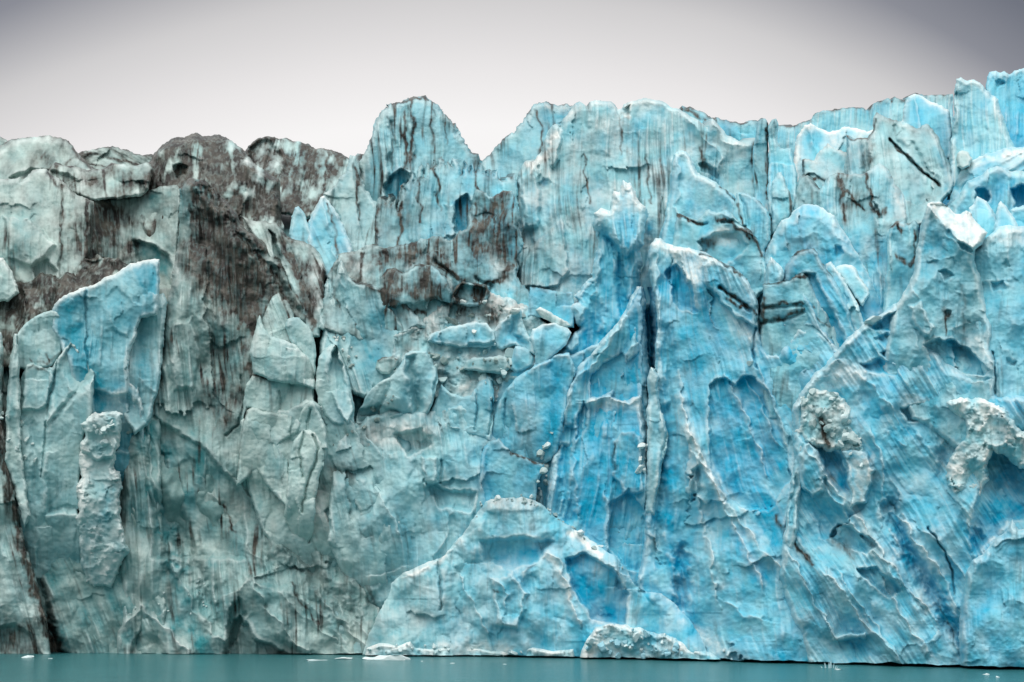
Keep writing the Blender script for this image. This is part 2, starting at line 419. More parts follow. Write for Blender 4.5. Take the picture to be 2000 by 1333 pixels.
ice('ice_ridge', 'crumpled dirty ice crest in the dip of the skyline right of the blue wall', 'ice ridge',
    '1318,240 1326,213 1332,207 1348,208 1362,217 1376,221 1386,231 1396,229 1408,232 1430,238 1452,241 1466,237 1480,236 1490,245 1490,300 1400,320',
    key='A8b', dt=33, db=31, dirt=.18, streak=.3, top=.9, blue=.25, fac=.7, fs=30)
ice('ice_pillar', 'dark streaked narrow ice pillar poking up in the skyline dip', 'ice pillar',
    '1470,300 1474,262 1480,238 1486,233 1496,234 1500,242 1502,300 1506,420 1486,430 1474,400', key='A9', dt=20, db=17, dirt=.25, streak=.8, top=.6, fl=.6, flw=10, er=5)
ice('ice_pillar', 'slim pale ice pillar beside the dark streaked one, top notched', 'ice pillar',
    '1498,420 1501,300 1500,244 1506,234 1515,232 1518,246 1516,270 1524,290 1546,290 1556,340 1562,420 1520,440', key='A9b', dt=18.5, db=15, dirt=.05, streak=.3, top=.5, fl=.7, flw=10, er=5, blue=.2)
ice('ice_ridge', 'long flat topped ice cliff on the right skyline edged with a thin dark line', 'ice ridge',
    '1512,260 1518,246 1542,247 1556,245 1566,239 1576,236 1584,232 1592,222 1604,218 1622,216 1632,212 1682,210 1692,213 1704,204 1716,198 1732,192 1738,193 1742,199 1748,190 1756,194 1766,196 1774,187 1790,182 1812,185 1862,184 1866,330 1700,390 1518,380',
    key='A10', dt=46, db=38, dirt=0.12, streak=.35, top=1.3, blue=0.22, fl=.6, flw=14, er=5, ed=1.0, rag=2, strk=0.3, tint=0.75)
ice('ice_ledge', 'snowy blue ice bench below the flat skyline cliff, scalloped top', 'ice ledge',
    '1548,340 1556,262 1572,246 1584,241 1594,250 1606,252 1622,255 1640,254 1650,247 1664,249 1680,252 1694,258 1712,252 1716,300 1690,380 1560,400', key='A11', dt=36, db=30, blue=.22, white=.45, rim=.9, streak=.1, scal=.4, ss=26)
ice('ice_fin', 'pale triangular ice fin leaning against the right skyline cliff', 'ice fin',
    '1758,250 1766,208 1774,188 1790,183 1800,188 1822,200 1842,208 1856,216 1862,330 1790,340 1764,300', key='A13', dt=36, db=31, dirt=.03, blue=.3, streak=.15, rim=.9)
ice('ice_ledge', 'lower snowy bench with wavy dirty layers left of the grey slab', 'ice ledge',
    '1560,400 1566,350 1566,312 1590,314 1596,300 1618,282 1634,292 1660,300 1680,316 1690,332 1680,380 1600,410', key='A11b', dt=31, db=26, blue=.15, white=.4, rim=.8, top=.5, dirt=.1, scal=.4, ss=30, tint=0.7)
ice('ice_slab', 'big dirty white triangular ice slab with a long diagonal crack', 'ice slab',
    '1646,420 1650,330 1654,263 1664,270 1682,272 1692,270 1704,256 1707,238 1706,228 1713,220 1722,224 1744,232 1760,238 1776,246 1794,252 1802,243 1812,243 1822,254 1834,270 1846,300 1860,330 1868,355 1858,380 1842,395 1836,430 1780,450 1700,490 1650,470',
    key='A12', dt=29, db=19, dirt=0.26, streak=.22, top=.45, blue=0.06, tint=.55, white=.2, fl=.45, flw=14, fll=12, ang=-8, fac=.4, fs=110, er=8, ed=2.8, rim=0.2)
ice('ice_tower', 'tall pale blue ice tower with sloping top near the right end of the skyline', 'ice tower',
    '1850,390 1856,320 1858,260 1863,222 1866,170 1868,153 1876,152 1884,158 1900,155 1914,163 1926,176 1940,188 1950,196 1952,214 1960,236 1968,258 1976,274 1984,290 1990,310 1990,350 1900,390',
    key='A14', dt=30, db=24, blue=0.22, bvar=.2, streak=.12, fl=.6, flw=15, fll=14, white=.15, er=8, ed=2.8, strk=0.3, tint=0.8)
ice('ice_tower', 'bright blue ice tower at the far right end of the skyline', 'ice tower',
    '1916,260 1926,200 1928,150 1933,140 1944,138 1952,143 1962,140 1972,146 1984,136 2000,132 2030,130 2030,350 1990,340 1950,300', key='A15', dt=37, db=31, blue=.5, streak=.1, fl=.7, flw=18, fac=.5)
ice('ice_block', 'small beige ice block wedged at the foot of the sloping topped tower', 'ice block', '1868,325 1871,298 1878,294 1892,299 1900,310 1894,325 1878,332', key='A14b', dt=22, db=21, dirt=.12, blue=.05, tint=.3)
ice('ice_ledge', 'blue ice bench below the towers at the right edge, smooth sloping top', 'ice ledge',
    '1840,440 1852,395 1866,350 1882,325 1904,310 1930,300 1960,290 2030,272 2030,520 1850,500', key='A16', dt=24, db=19, blue=.42, fl=.5, ang=62, white=.3, er=18, ed=5.6)
ice('ice_ledge', 'hollowed blue ice bench with dark cavities at the right edge', 'ice ledge',
    '1838,460 1858,400 1876,380 1890,352 1915,345 1932,330 1946,325 1964,327 1975,335 2030,330 2030,520 1850,520', key='A17', dt=19, db=15, blue=.42, bvar=.5, fac=.8, fs=40, scal=.4, er=11, ed=2.8, top=.15, dirt=.05)
ice('ice_block', 'small pointed blue ice block under the hollowed bench', 'ice block', '1886,470 1893,410 1902,400 1908,384 1922,388 1938,410 1950,432 1950,470 1930,490', key='A18', dt=13, db=11, blue=.42, rim=.8, fac=.6, fs=40)
ice('ice_block', 'leaf shaped blue ice block at the right edge, beside the pointed one', 'ice block', '1942,470 1944,420 1950,400 1956,393 1966,402 1980,425 1992,448 1990,480', key='A18b', dt=12, db=10, blue=.34, rim=.7)
ice('ice_block', 'low ice block cut by the right edge of the photo above the rounded blue mass', 'ice block', '1968,440 1972,410 1985,402 2030,408 2030,480 1985,460', key='A18c', dt=14, db=12, blue=.4, dirt=.05)
# ---- second row
ice('ice_block', 'large smooth pale grey ice block on the left edge with peaked top', 'ice block',
    '-30,560 -30,352 0,350 22,350 38,346 42,354 56,342 66,333 84,328 92,330 98,340 114,348 128,358 140,372 152,384 170,388 182,394 180,470 172,510 156,542 120,570 40,580', key='M5', dt=17, db=11, dirt=0.32, streak=0.35, top=.35, blue=.2, fl=.4, flw=14, fll=14, fac=.35, fs=100, er=8, ed=2.8)
ice('ice_block', 'dirty grey lumpy ice block between the peaked block and the brown dome', 'ice block',
    '88,345 96,330 106,318 124,324 148,325 170,333 200,330 216,318 232,320 250,323 270,322 292,318 300,330 290,370 276,384 230,388 188,392 168,386 130,372', key='M6', dt=23, db=19, dirt=0.75, streak=.3, top=.7, blue=.05, fac=.7, fs=40, scal=.3)
ice('ice_wall', 'hollow curved ice wall, black stained on its left, under the grey lumpy block', 'ice wall',
    '160,600 164,480 174,400 186,386 205,390 240,386 275,384 296,372 320,363 346,361 352,368 352,430 348,490 342,570 320,620 250,610', key='M7', dt=20, db=15, dirt=0.36, streak=.35, top=.5, blue=.2, fl=.5, flw=15, fll=14, fac=.4, bow=-2.5)
ice('debris_bank', 'black dirt covered ice rubble bank on the left edge behind the blue slab', 'debris bank',
    '-30,700 -30,555 0,560 30,552 62,548 84,530 110,545 140,528 152,512 190,500 232,505 252,520 250,570 150,620 80,680 30,720', key='M8', dt=12, db=5, dirt=1.4, streak=.3, blue=.05, fac=1., fs=34, fac2=1., fs2=14, rim=.1, rag=6)
ice('ice_block', 'small bluish ice shard at the left edge above the black rubble bank', 'ice block', '-30,600 -30,508 6,502 14,512 22,530 34,556 36,572 18,590', key='M9', dt=9, db=7, dirt=.08, blue=.25, rim=.6)
ice('ice_tower', 'jagged pale blue ice peak with twin tips left of the tall streaked tower', 'ice tower',
    '586,520 600,440 616,402 632,378 646,366 660,352 672,340 678,322 683,306 689,302 697,306 702,324 708,350 712,368 724,382 734,394 742,410 744,510 700,530', key='M1', dt=23, db=15, dirt=0.22, streak=.4, top=.2, blue=.28, fl=.6, flw=13, ang=8, fac=.5, fs=50, rag=5)
ice('ice_wall', 'sawtooth row of dirty blue ice teeth below the tall streaked tower', 'ice wall',
    '728,540 732,420 735,398 744,382 752,394 758,382 764,400 772,390 777,412 781,384 786,366 791,358 795,372 801,344 807,336 811,356 816,328 823,322 829,350 834,322 840,334 846,312 851,330 857,306 863,304 870,334 876,312 882,330 887,308 894,311 901,344 908,314 914,332 918,336 925,316 931,334 937,328 944,316 951,344 957,328 963,344 970,326 976,350 984,356 990,344 998,348 1006,338 1014,400 1010,500 960,540',
    key='M2', dt=21, db=14, dirt=0.28, streak=.6, top=.75, blue=.3, fl=.8, flw=13, fll=11, fac=.4, fs=50, rag=5)
ice('ice_fin', 'pointed blue ice fin leaning left in front of the twin tipped peak', 'ice fin',
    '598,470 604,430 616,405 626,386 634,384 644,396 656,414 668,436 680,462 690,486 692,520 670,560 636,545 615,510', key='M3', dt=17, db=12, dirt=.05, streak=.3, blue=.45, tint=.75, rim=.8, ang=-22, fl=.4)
ice('ice_fin', 'small round topped blue ice fin at the left foot of the leaning fin', 'ice fin',
    '565,470 570,425 576,406 584,404 592,415 604,440 614,470 612,510 590,505', key='M3b', dt=16, db=12, dirt=.12, streak=.2, blue=.35, tint=.7)
ice('debris_bank', 'brown dirt covered ice slope in the middle under the sawtooth row', 'debris bank',
    '620,640 640,540 662,500 690,492 720,478 752,486 790,474 830,468 856,462 882,468 902,456 912,440 916,420 922,396 934,374 948,376 962,384 985,372 1000,372 1014,410 1018,480 1010,540 1040,570 1060,640 900,680 740,680', key='M4', dt=14, db=6, dirt=0.42, streak=.5, top=.4, blue=.14, fac=.8, fs=44, fac2=.7, fs2=17, scal=.3, ss=30, rag=6)
ice('ice_slab', 'arched dirty pale ice slab in the middle of the brown slope', 'ice slab',
    '735,640 738,580 742,545 756,525 772,522 790,535 800,525 820,515 845,518 858,530 872,545 884,570 880,590 850,585 836,590 832,640 790,660', key='M4b', dt=6, db=5, dirt=0.45, streak=.4, top=1.0, blue=.12, fac=.8, fs=36)
ice('ice_block', 'dark brown hollow ice block above the centre rubble', 'ice block', '880,592 884,572 892,556 905,550 925,552 948,556 956,572 948,592 920,600', key='M4c', dt=5, db=4, dirt=.95, streak=.3, top=1, fac=.8, fs=30)
ice('ice_slab', 'dark curved ice slab bordering the crevasse right of the dirty prow', 'ice slab',
    '470,420 490,430 515,432 540,440 562,462 590,470 612,482 628,500 636,530 634,580 630,630 622,660 600,660 585,610 560,540 520,495', key='M11', dt=13, db=6, dirt=0.5, streak=.6, top=.6, blue=.12, fl=.5, ang=-24, fac=.5)
# ---- dirty prow and left face
ice('ice_wall', 'grey green ice face behind the faceted block at the lower left, down to the water', 'ice wall',
    '-30,640 10,630 60,640 240,640 296,660 312,760 316,1000 330,1300 -30,1300', key='L6', dt=9, db=2, dirt=0.12, streak=.22, blue=0.6, bvar=0.4, tint=0., fl=.5, flw=26, fll=7, ang=-20, fac=.55, fs=95, asp=2, fac2=.5, lump=2.0, white=.05)
ice('ice_buttress', 'massive prow shaped ice buttress with brown stained curved crest', 'ice buttress',
    '226,1300 232,1180 226,1080 230,980 246,860 290,770 312,690 320,620 328,586 336,556 340,520 347,478 350,430 351,390 354,368 366,352 378,346 388,350 402,354 416,366 432,384 446,396 460,414 470,436 484,452 502,464 520,478 540,498 556,516 572,540 586,566 598,592 606,620 612,655 616,700 614,760 600,800 580,850 600,940 640,1030 700,1120 760,1200 800,1300', key='M10', dt=10, db=-0.5, dirt=0.2, streak=.4, top=.8, blue=0.45, tint=.02, fl=.55, flw=18, fll=12, ang=-4, fac=.4, fs=95, fac2=.3, er=24, ed=5.6, bvar=0.35, lump=1.8)
ice('ice_slab', 'tall pale turquoise ice slab with bright slanting top and ragged hole, left', 'ice slab',
    '100,640 102,606 110,588 124,577 148,566 168,560 180,557 205,543 230,530 250,519 268,512 290,508 311,506 313,530 312,575 308,614 298,618 290,622 278,622 268,640 264,665 254,690 251,720 258,748 270,756 280,800 285,900 250,960 170,940 150,800 130,700', key='L1', dt=3, db=-2, blue=0.72, tint=.42, bvar=.2, streak=.1, fl=.4, flw=20, fac=.35, fs=90, er=6, ed=1.4, rim=1., white=.08, sink=5)
ice('ice_slab', 'thin blue ice slab behind the ragged hole of the turquoise slab', 'ice slab',
    '236,800 250,700 262,640 290,600 310,575 320,570 326,590 322,630 318,700 310,760 290,830 262,850', key='L2', dt=6, db=1, blue=.5, tint=.35, streak=.15, fl=.4, flw=14)
ice('ice_block', 'rounded teal ice block with pale dirty rim left of the turquoise slab', 'ice block',
    '30,720 32,680 34,654 46,636 58,626 80,614 100,607 112,608 126,622 130,646 134,660 130,676 112,700 100,715 60,725', key='L3', dt=2.4, db=0.9, blue=.4, tint=.15, bvar=.15, dirt=.03, streak=.1, rim=0.22, er=5, ed=0.7, fac=0.8, fs=36, rag=2, lump=0.6)
ice('ice_block', 'tall faceted teal ice block with peaked tip below the rounded block', 'ice block',
    '30,1040 34,900 36,800 40,740 52,712 66,708 80,714 102,720 112,700 126,680 138,668 146,674 158,690 172,708 184,726 183,760 180,810 164,850 156,930 152,1000 190,1110 140,1190 50,1170', key='L4', dt=0.4, db=-2.1, blue=.38, tint=.2, bvar=.2, streak=.1, dirt=.02, fac=0.8, fs=36, asp=2, er=5, ed=0.7, sink=8, rag=2, lump=0.6, rim=0.22)
ice('ice_pillar', 'crumbly snow capped ice pillar standing against the left face', 'ice pillar',
    '150,1010 156,900 154,884 162,860 160,830 172,815 184,806 210,802 228,801 242,808 240,824 236,842 232,860 226,900 222,915 234,925 238,950 236,990 250,1080 220,1150 165,1140', key='L5', dt=-5, db=-5, blue=.3, tint=.25, white=.5, bump=.22, fac=.6, fs=34, rag=6, er=7, ed=2.1, sink=5)
ice('ice_wall', 'grey violet ice strip at the lower left edge, left of the black dirt seam', 'ice wall',
    '-30,660 2,650 8,690 4,760 10,840 22,930 36,1010 56,1080 76,1150 92,1220 104,1290 -30,1290', key='L7', dt=-2, db=-4, dirt=0.3, streak=.3, blue=.2, tint=.1, fl=.6, flw=16, ang=-14, fac=.5)
ice('ice_fin', 'narrow pale ice fin between the left edge and the faceted block', 'ice fin',
    '8,900 14,760 20,700 26,650 32,650 38,720 40,800 44,900 60,1010 48,1030 30,960', key='L8', dt=-1.5, db=-4, dirt=.12, blue=.25, tint=.1, streak=.2)
# ---- fins and blocks at the crevasse, left centre
ice('ice_fin', 'curled dark edged ice fin left of the black crevasse', 'ice fin', '508,650 514,620 522,596 534,578 545,571 552,584 560,586 566,592 572,612 580,640 600,670 585,690 540,680', key='M13a', dt=5.4, db=2.9, dirt=0.35, streak=.5, blue=.2, tint=.1, top=.7, ang=-20, fl=.7, flw=9, fac=0.8, fs=36, ed=0.7, er=5, rag=2, lump=0.6, rim=0.22)
ice('ice_fin', 'smooth teal ice fin curling over beside the black crevasse', 'ice fin', '556,640 560,624 572,620 586,622 598,634 610,650 616,672 618,700 616,740 606,720 586,686 566,664', key='M13b', dt=3.4, db=1.4, blue=.45, tint=.12, rim=0.22, er=5, ed=0.7, fac=0.8, fs=36, rag=2, lump=0.6)
ice('ice_slab', 'sloping pale ice slab below the curled fins', 'ice slab', '488,690 498,640 508,616 516,642 530,656 552,664 580,676 604,700 616,730 614,760 580,752 530,745 496,730', key='M13c', dt=2.4, db=0.4, blue=.3, tint=.08, dirt=.03, rim=0.22, white=.2, fac=0.8, fs=36, bow=1, ed=0.7, er=5, rag=2, lump=0.6)
ice('ice_ledge', 'flat fronted green ice ledge with gravelly top, left of the black crevasse', 'ice ledge', '472,830 476,780 480,750 492,732 520,734 545,736 570,738 600,744 614,748 612,790 604,812 590,826 540,815 500,802 482,800', key='M14', dt=0.9, db=-0.1, blue=.42, tint=.03, dirt=.05, streak=.25, rim=0.22, er=5, ed=0.7, fac=0.8, fs=36, rag=2, lump=0.6)
ice('ice_slab', 'wide dusty ice slab under the green ledge, split by thin cracks', 'ice slab', '462,950 466,880 474,830 482,802 494,796 512,804 545,808 578,812 592,826 580,846 560,858 545,870 560,900 575,960 570,1000 530,960 500,920', key='M16', dt=-0.6, db=-1.6, blue=.25, dirt=0.18, streak=.2, top=.3, rim=0.22, fac=0.8, fs=36, ed=0.7, er=5, rag=2, lump=0.6)
ice('ice_block', 'almond shaped pale ice block with a vertical split, below the black crevasse', 'ice block', '556,1010 562,930 566,890 574,862 590,842 602,838 618,846 628,866 634,890 632,910 622,935 616,980 612,1040 590,1090', key='M17', dt=-2.6, db=-3.1, blue=.16, tint=.05, dirt=.03, rim=0.22, er=5, ed=0.7, fac=0.8, sink=6, fs=36, rag=2, lump=0.6)
ice('ice_block', 'pointed teal ice block standing between the almond block and the squat pillar', 'ice block', '574,850 582,822 592,800 604,783 612,782 620,798 630,820 638,850 640,880 634,900 626,880 612,856 596,846', key='M18', dt=-1.6, db=-2.1, blue=.3, tint=.08, rim=0.22, er=5, ed=0.7, fac=0.8, fs=36, rag=2, lump=0.6)
ice('ice_pillar', 'squat tapered pale ice pillar right of the black crevasse', 'ice pillar', '616,760 620,720 624,694 634,680 646,672 658,676 668,696 676,722 684,752 692,790 692,828 676,832 650,828 634,812 622,790', key='M19', dt=1.4, db=-1.1, blue=.3, dirt=.04, rim=0.22, white=.1, fac=0.8, fs=36, asp=2, er=5, ed=0.7, rag=2, lump=0.6)
ice('ice_slab', 'large sheer dusty ice slab rising right of the black crevasse, layered left edge', 'ice slab',
    '624,690 630,640 636,600 648,560 658,526 666,506 674,520 682,540 700,550 722,556 742,562 764,574 790,590 812,612 836,640 838,690 812,705 790,722 750,770 710,780 680,770 650,720', key='M12', dt=8.5, db=2.5, dirt=0.16, streak=.22, top=.5, blue=0.42, fac=.4, fs=90, fl=.5, ang=-14, er=9, ed=2.8)
ice('ice_buttress', 'broad faceted pale ice buttress with dirt flecks beneath the almond block', 'ice buttress',
    '470,900 470,820 500,800 560,800 600,780 660,800 700,830 760,900 800,960 780,1060 740,1160 640,1200 560,1130 500,1010', key='M20', dt=0.9, db=0.2, dirt=0.16, streak=.15, blue=.25, fac=.9, fs=56, fac2=.5, rim=0.22, ang=-15, sink=9)
# ---- centre
ice('debris_bank', 'shelf of dirty snow and ice crumbs in the centre between brown slope and blue spire', 'debris bank',
    '750,760 760,690 772,656 800,640 822,636 840,606 880,594 905,590 950,574 990,580 1020,596 1050,606 1080,640 1060,690 1030,740 960,790 850,780', key='C2', dt=7, db=2.5, dirt=0.45, blue=.12, white=.5, bump=.22, fac=.8, fs=30, rag=6, rim=.3)
ice('ice_slab', 'flat topped teal ice slab overhung by thin dirty snow, left of the spire', 'ice slab', '1030,620 1034,580 1036,562 1060,564 1090,570 1118,570 1124,600 1120,640 1090,640 1060,620', key='C1e', dt=6.5, db=5, blue=.5, top=.8, er=5, ed=0.7, fac=0.8, fs=36, rag=2, lump=0.6)
ice('ice_slab', 'long tilted plank of pale ice lying on the centre rubble', 'ice slab', '1044,606 1052,600 1066,606 1088,618 1106,628 1116,638 1104,643 1080,634 1058,620', key='C1f', dt=4, db=3.4, blue=.25, tint=.3, rim=.8, er=5, ed=0.7, fac=0.8, fs=36, rag=2, lump=0.6)
ice('ice_block', 'long teal ice block with grey left end, topmost of the centre rubble', 'ice block', '834,668 838,658 852,648 876,640 900,634 930,629 950,632 962,646 966,664 968,674 948,680 920,679 890,682 862,676', key='C1a', dt=2.5, db=2, blue=.38, dirt=.05, er=5, ed=0.7, fac=0.8, fs=36, rim=.6, rag=2, lump=0.6)
ice('ice_block', 'curved hook shaped ice block right of the long teal block', 'ice block', '964,668 966,646 976,630 990,620 1008,604 1018,606 1020,622 1030,650 1044,676 1046,694 1028,684 1004,676 982,682 970,678', key='C1b', dt=2.2, db=1.5, blue=.34, er=5, ed=0.7, rim=.8, dirt=.03, fac=0.8, fs=36, rag=2, lump=0.6)
ice('ice_block', 'wide teal ice block with light upper edge leaning on the spire base', 'ice block', '1034,660 1040,642 1060,634 1086,632 1108,640 1116,650 1110,668 1090,690 1066,714 1048,712 1044,690', key='C1c', dt=2, db=1, blue=.42, rim=.8, er=5, ed=0.7, fac=0.8, fs=36, rag=2, lump=0.6)
ice('ice_block', 'upright squarish pale ice block under the hook shaped one', 'ice block', '996,722 1000,700 1006,676 1022,678 1036,688 1044,702 1040,716 1020,724 1008,728', key='C1d', dt=.8, db=.4, blue=.36, rim=.4, er=5, ed=0.7, fac=0.8, fs=36, rag=2, lump=0.6)
ice('ice_block', 'low flat ice block lying in shade under the long teal block', 'ice block', '904,722 908,706 922,700 950,698 976,694 994,700 998,718 984,732 950,728', key='C1g', dt=1, db=.6, blue=.45, tint=.22, er=5, ed=0.7, fac=0.8, fs=36, rag=2, lump=0.6)
ice('ice_block', 'dirt topped boulder of ice at the left end of the centre rubble', 'ice block', '732,718 736,706 748,698 764,696 778,702 772,718 760,732 744,730', key='C1h', dt=1.5, db=1, blue=.3, tint=.1, dirt=.08, top=1, er=5, ed=0.7, fac=0.8, fs=36, rag=2, lump=0.6)
ice('ice_buttress', 'leaning broad shouldered ice buttress left of the centre rubble', 'ice buttress',
    '690,840 700,800 716,770 740,748 762,735 784,712 790,692 800,686 832,686 842,702 854,724 856,740 850,770 840,800 836,830 800,826 760,818 720,840', key='C3', dt=0.4, db=-1.6, dirt=0.12, streak=.18, blue=.33, fac=0.8, fs=36, asp=2, er=5, ed=0.7, ang=20, rim=0.22, sink=3, rag=2, lump=0.6)
ice('ice_buttress', 'crumpled pale ice face in the lower centre, dirt flecked on its upper edge', 'ice buttress',
    '640,1060 648,900 660,860 690,836 720,815 760,800 790,806 830,806 860,800 900,790 920,800 935,740 950,728 962,740 968,800 970,860 945,880 942,960 935,1000 930,1060 900,1180 820,1240 740,1220 680,1140', key='C5', dt=1.4, db=-2.1, dirt=0.08, streak=.16, top=.3, blue=.3, fac=.85, fs=54, fac2=.6, fs2=20, fl=.4, ang=-8, white=.15, sink=9, rim=0.22)
ice('ice_slab', 'smooth teal ice slab in the middle, right of the vertical cracks', 'ice slab',
    '956,890 962,830 972,790 988,760 1010,736 1044,714 1068,704 1092,692 1112,690 1124,720 1112,770 1104,810 1096,850 1090,880 1076,900 1056,910 1040,920 1010,912 985,900', key='C4', dt=0.9, db=-1.1, blue=0.5, bvar=.15, fac=0.8, fs=36, fl=.3, white=.1, er=5, ed=0.7, sink=2.5, rag=2, lump=0.6, rim=0.22)
ice('ice_block', 'jointed teal ice block with cracks, left of the smooth slab', 'ice block',
    '838,830 842,800 852,778 862,752 880,768 904,776 922,772 938,740 950,730 962,745 966,790 962,840 958,862 920,850 880,838', key='C4b', dt=1.2, db=-0.1, blue=.36, fac=0.8, fs=36, fac2=.5, ed=0.7, er=5, rag=2, lump=0.6, rim=0.22)
ice('ice_block', 'square shouldered blue ice block above the lower mound', 'ice block',
    '926,1040 937,930 940,890 946,872 958,860 974,856 984,868 1000,884 1024,892 1046,904 1062,904 1058,926 1050,945 1040,1040 1000,1050', key='C6', dt=-3, db=-4, blue=0.6, streak=.12, top=.5, er=5, ed=0.7, fac=0.8, fs=36, rag=2, lump=0.6)
# ---- blue centre
ice('ice_tower', 'broad cone shaped pale blue ice tower behind the two pinnacles', 'ice tower',
    '1225,640 1245,540 1285,470 1300,420 1308,360 1312,320 1316,300 1324,295 1338,296 1346,304 1356,322 1364,336 1374,342 1392,352 1410,366 1430,378 1440,392 1446,420 1440,470 1340,540', key='S5', dt=15, db=10, blue=0.26, bvar=.25, white=0.12, streak=.08, dirt=.02, fl=.5, flw=16, ang=6, fac=.5, fs=50, er=9, ed=2.8)
ice('ice_block', 'dirt seamed ice block right of the cone tower, above the blue crevice', 'ice block',
    '1420,480 1432,400 1440,378 1452,374 1466,380 1480,392 1496,404 1506,424 1504,470 1490,510 1460,520', key='S5b', dt=12, db=9, blue=.25, dirt=.1, streak=.3, top=.6, fac=.6, fs=36)
ice('ice_block', 'jumble of dirt laced blue ice blocks in front of the cone tower', 'ice block',
    '1310,540 1314,480 1318,440 1322,418 1340,422 1360,428 1374,416 1384,410 1400,416 1418,412 1432,420 1450,440 1468,452 1480,470 1490,500 1498,530 1500,560 1470,590 1400,560', key='S4', dt=9, db=5, blue=0.22, dirt=0.16, streak=.2, top=.55, fac=.9, fs=40, fac2=.7, scal=.3)
ice('ice_pillar', 'dirty grey triangular ice pillar beside the deep blue crevice, upper right', 'ice pillar',
    '1500,470 1508,420 1505,380 1508,355 1518,340 1524,338 1530,350 1545,380 1552,400 1545,420 1520,450', key='S10p', dt=14, db=12, dirt=.28, streak=.4, blue=.1, fac=.6, fs=30)
ice('ice_wall', 'dirty white mid height ice wall with brown scars, upper right of the blue dome', 'ice wall',
    '1500,440 1548,410 1556,360 1562,346 1578,342 1590,360 1600,372 1620,345 1632,336 1652,340 1680,342 1700,332 1716,318 1728,322 1740,338 1746,356 1758,370 1770,400 1774,424 1770,450 1756,500 1750,560 1742,620 1700,620 1640,500', key='S10', dt=17, db=8, blue=0.18, dirt=0.26, streak=.3, top=.5, white=.2, fac=.6, fs=56, scal=.35, ss=30, fl=.4, tint=0.75)
ice('ice_dome', 'large rounded blue ice dome, right of centre', 'ice dome',
    '1470,600 1478,540 1496,490 1512,452 1524,432 1540,424 1552,408 1568,401 1596,401 1610,408 1626,422 1644,446 1660,470 1678,502 1694,530 1708,560 1722,588 1732,612 1726,640 1690,690 1600,660', key='S7', dt=10, db=5, blue=0.42, bvar=.25, tint=1, er=26, ed=3.2, scal=.45, ss=30, fac=.3, fl=.1, rim=.6, white=.2)
ice('ice_slab', 'pointed ice slab with bright blue face and dark dirt line on top', 'ice slab',
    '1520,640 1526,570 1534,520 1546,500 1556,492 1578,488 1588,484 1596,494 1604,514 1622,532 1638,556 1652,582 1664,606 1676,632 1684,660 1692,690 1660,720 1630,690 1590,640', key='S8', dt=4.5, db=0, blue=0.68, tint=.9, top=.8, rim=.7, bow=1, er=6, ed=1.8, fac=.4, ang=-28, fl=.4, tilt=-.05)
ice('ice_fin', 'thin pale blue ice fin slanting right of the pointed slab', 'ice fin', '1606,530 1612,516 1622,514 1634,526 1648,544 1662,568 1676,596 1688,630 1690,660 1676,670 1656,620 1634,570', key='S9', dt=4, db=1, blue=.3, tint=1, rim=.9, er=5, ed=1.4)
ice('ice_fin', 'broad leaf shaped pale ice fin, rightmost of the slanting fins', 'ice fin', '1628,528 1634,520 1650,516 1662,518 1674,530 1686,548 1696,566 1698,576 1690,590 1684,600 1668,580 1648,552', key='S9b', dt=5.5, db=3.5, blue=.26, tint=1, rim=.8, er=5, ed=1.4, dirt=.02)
ice('ice_block', 'small blue wedge of ice at the foot of the blue dome', 'ice block', '1494,560 1498,520 1504,500 1512,508 1524,522 1532,540 1526,556 1512,580', key='S8b', dt=3.6, db=2.6, blue=.3, rim=.7)
ice('ice_block', 'layered dirty ice blocks separated by black dirt lines, right of the right pinnacle', 'ice block',
    '1484,660 1486,600 1490,556 1510,552 1540,548 1556,536 1570,534 1580,542 1590,566 1606,594 1622,622 1640,650 1660,760 1600,820 1500,820 1484,740', key='S6', dt=2, db=1.5, blue=.25, dirt=.08, streak=.2, top=.8, tint=.8, fac=.4, fs=50)
ice('ice_spire', 'tall bright blue ice spire with ragged white tip, centre', 'ice spire',
    '1030,860 1050,760 1076,700 1106,664 1130,640 1122,622 1112,604 1114,596 1128,588 1122,576 1128,568 1146,552 1152,540 1158,508 1166,470 1166,450 1158,436 1160,420 1160,412 1174,406 1188,414 1194,400 1192,386 1196,378 1210,376 1216,360 1222,351 1230,358 1236,372 1242,374 1248,388 1260,400 1264,416 1262,436 1258,458 1254,500 1250,560 1254,600 1262,640 1266,720 1270,860 1180,900', key='S1', dt=9, db=1.5, blue=0.4, bvar=0.2, tint=1, white=0.02, fl=.5, flw=24, fll=6, ang=0, fac=0.3, fs=64, er=13, ed=2.8, rag=5, rim=0.65, lump=0.6, strk=0.15)
ice('ice_buttress', 'bright blue folded ice buttress below the centre spire', 'ice buttress',
    '1062,1010 1070,950 1078,900 1090,850 1098,806 1104,770 1114,740 1128,716 1150,692 1176,664 1206,632 1222,604 1234,576 1244,560 1254,562 1260,590 1258,640 1252,700 1252,760 1256,800 1264,870 1272,950 1280,1060 1268,1220 1220,1220 1160,1160 1110,1110 1064,1060', key='S2', dt=3, db=-3, blue=0.56, bvar=0.3, tint=1, fl=.45, flw=26, fll=6, ang=6, fac=0.35, fs=74, asp=2, er=9, ed=2.8, rim=.6, lump=0.7, strk=0.15)
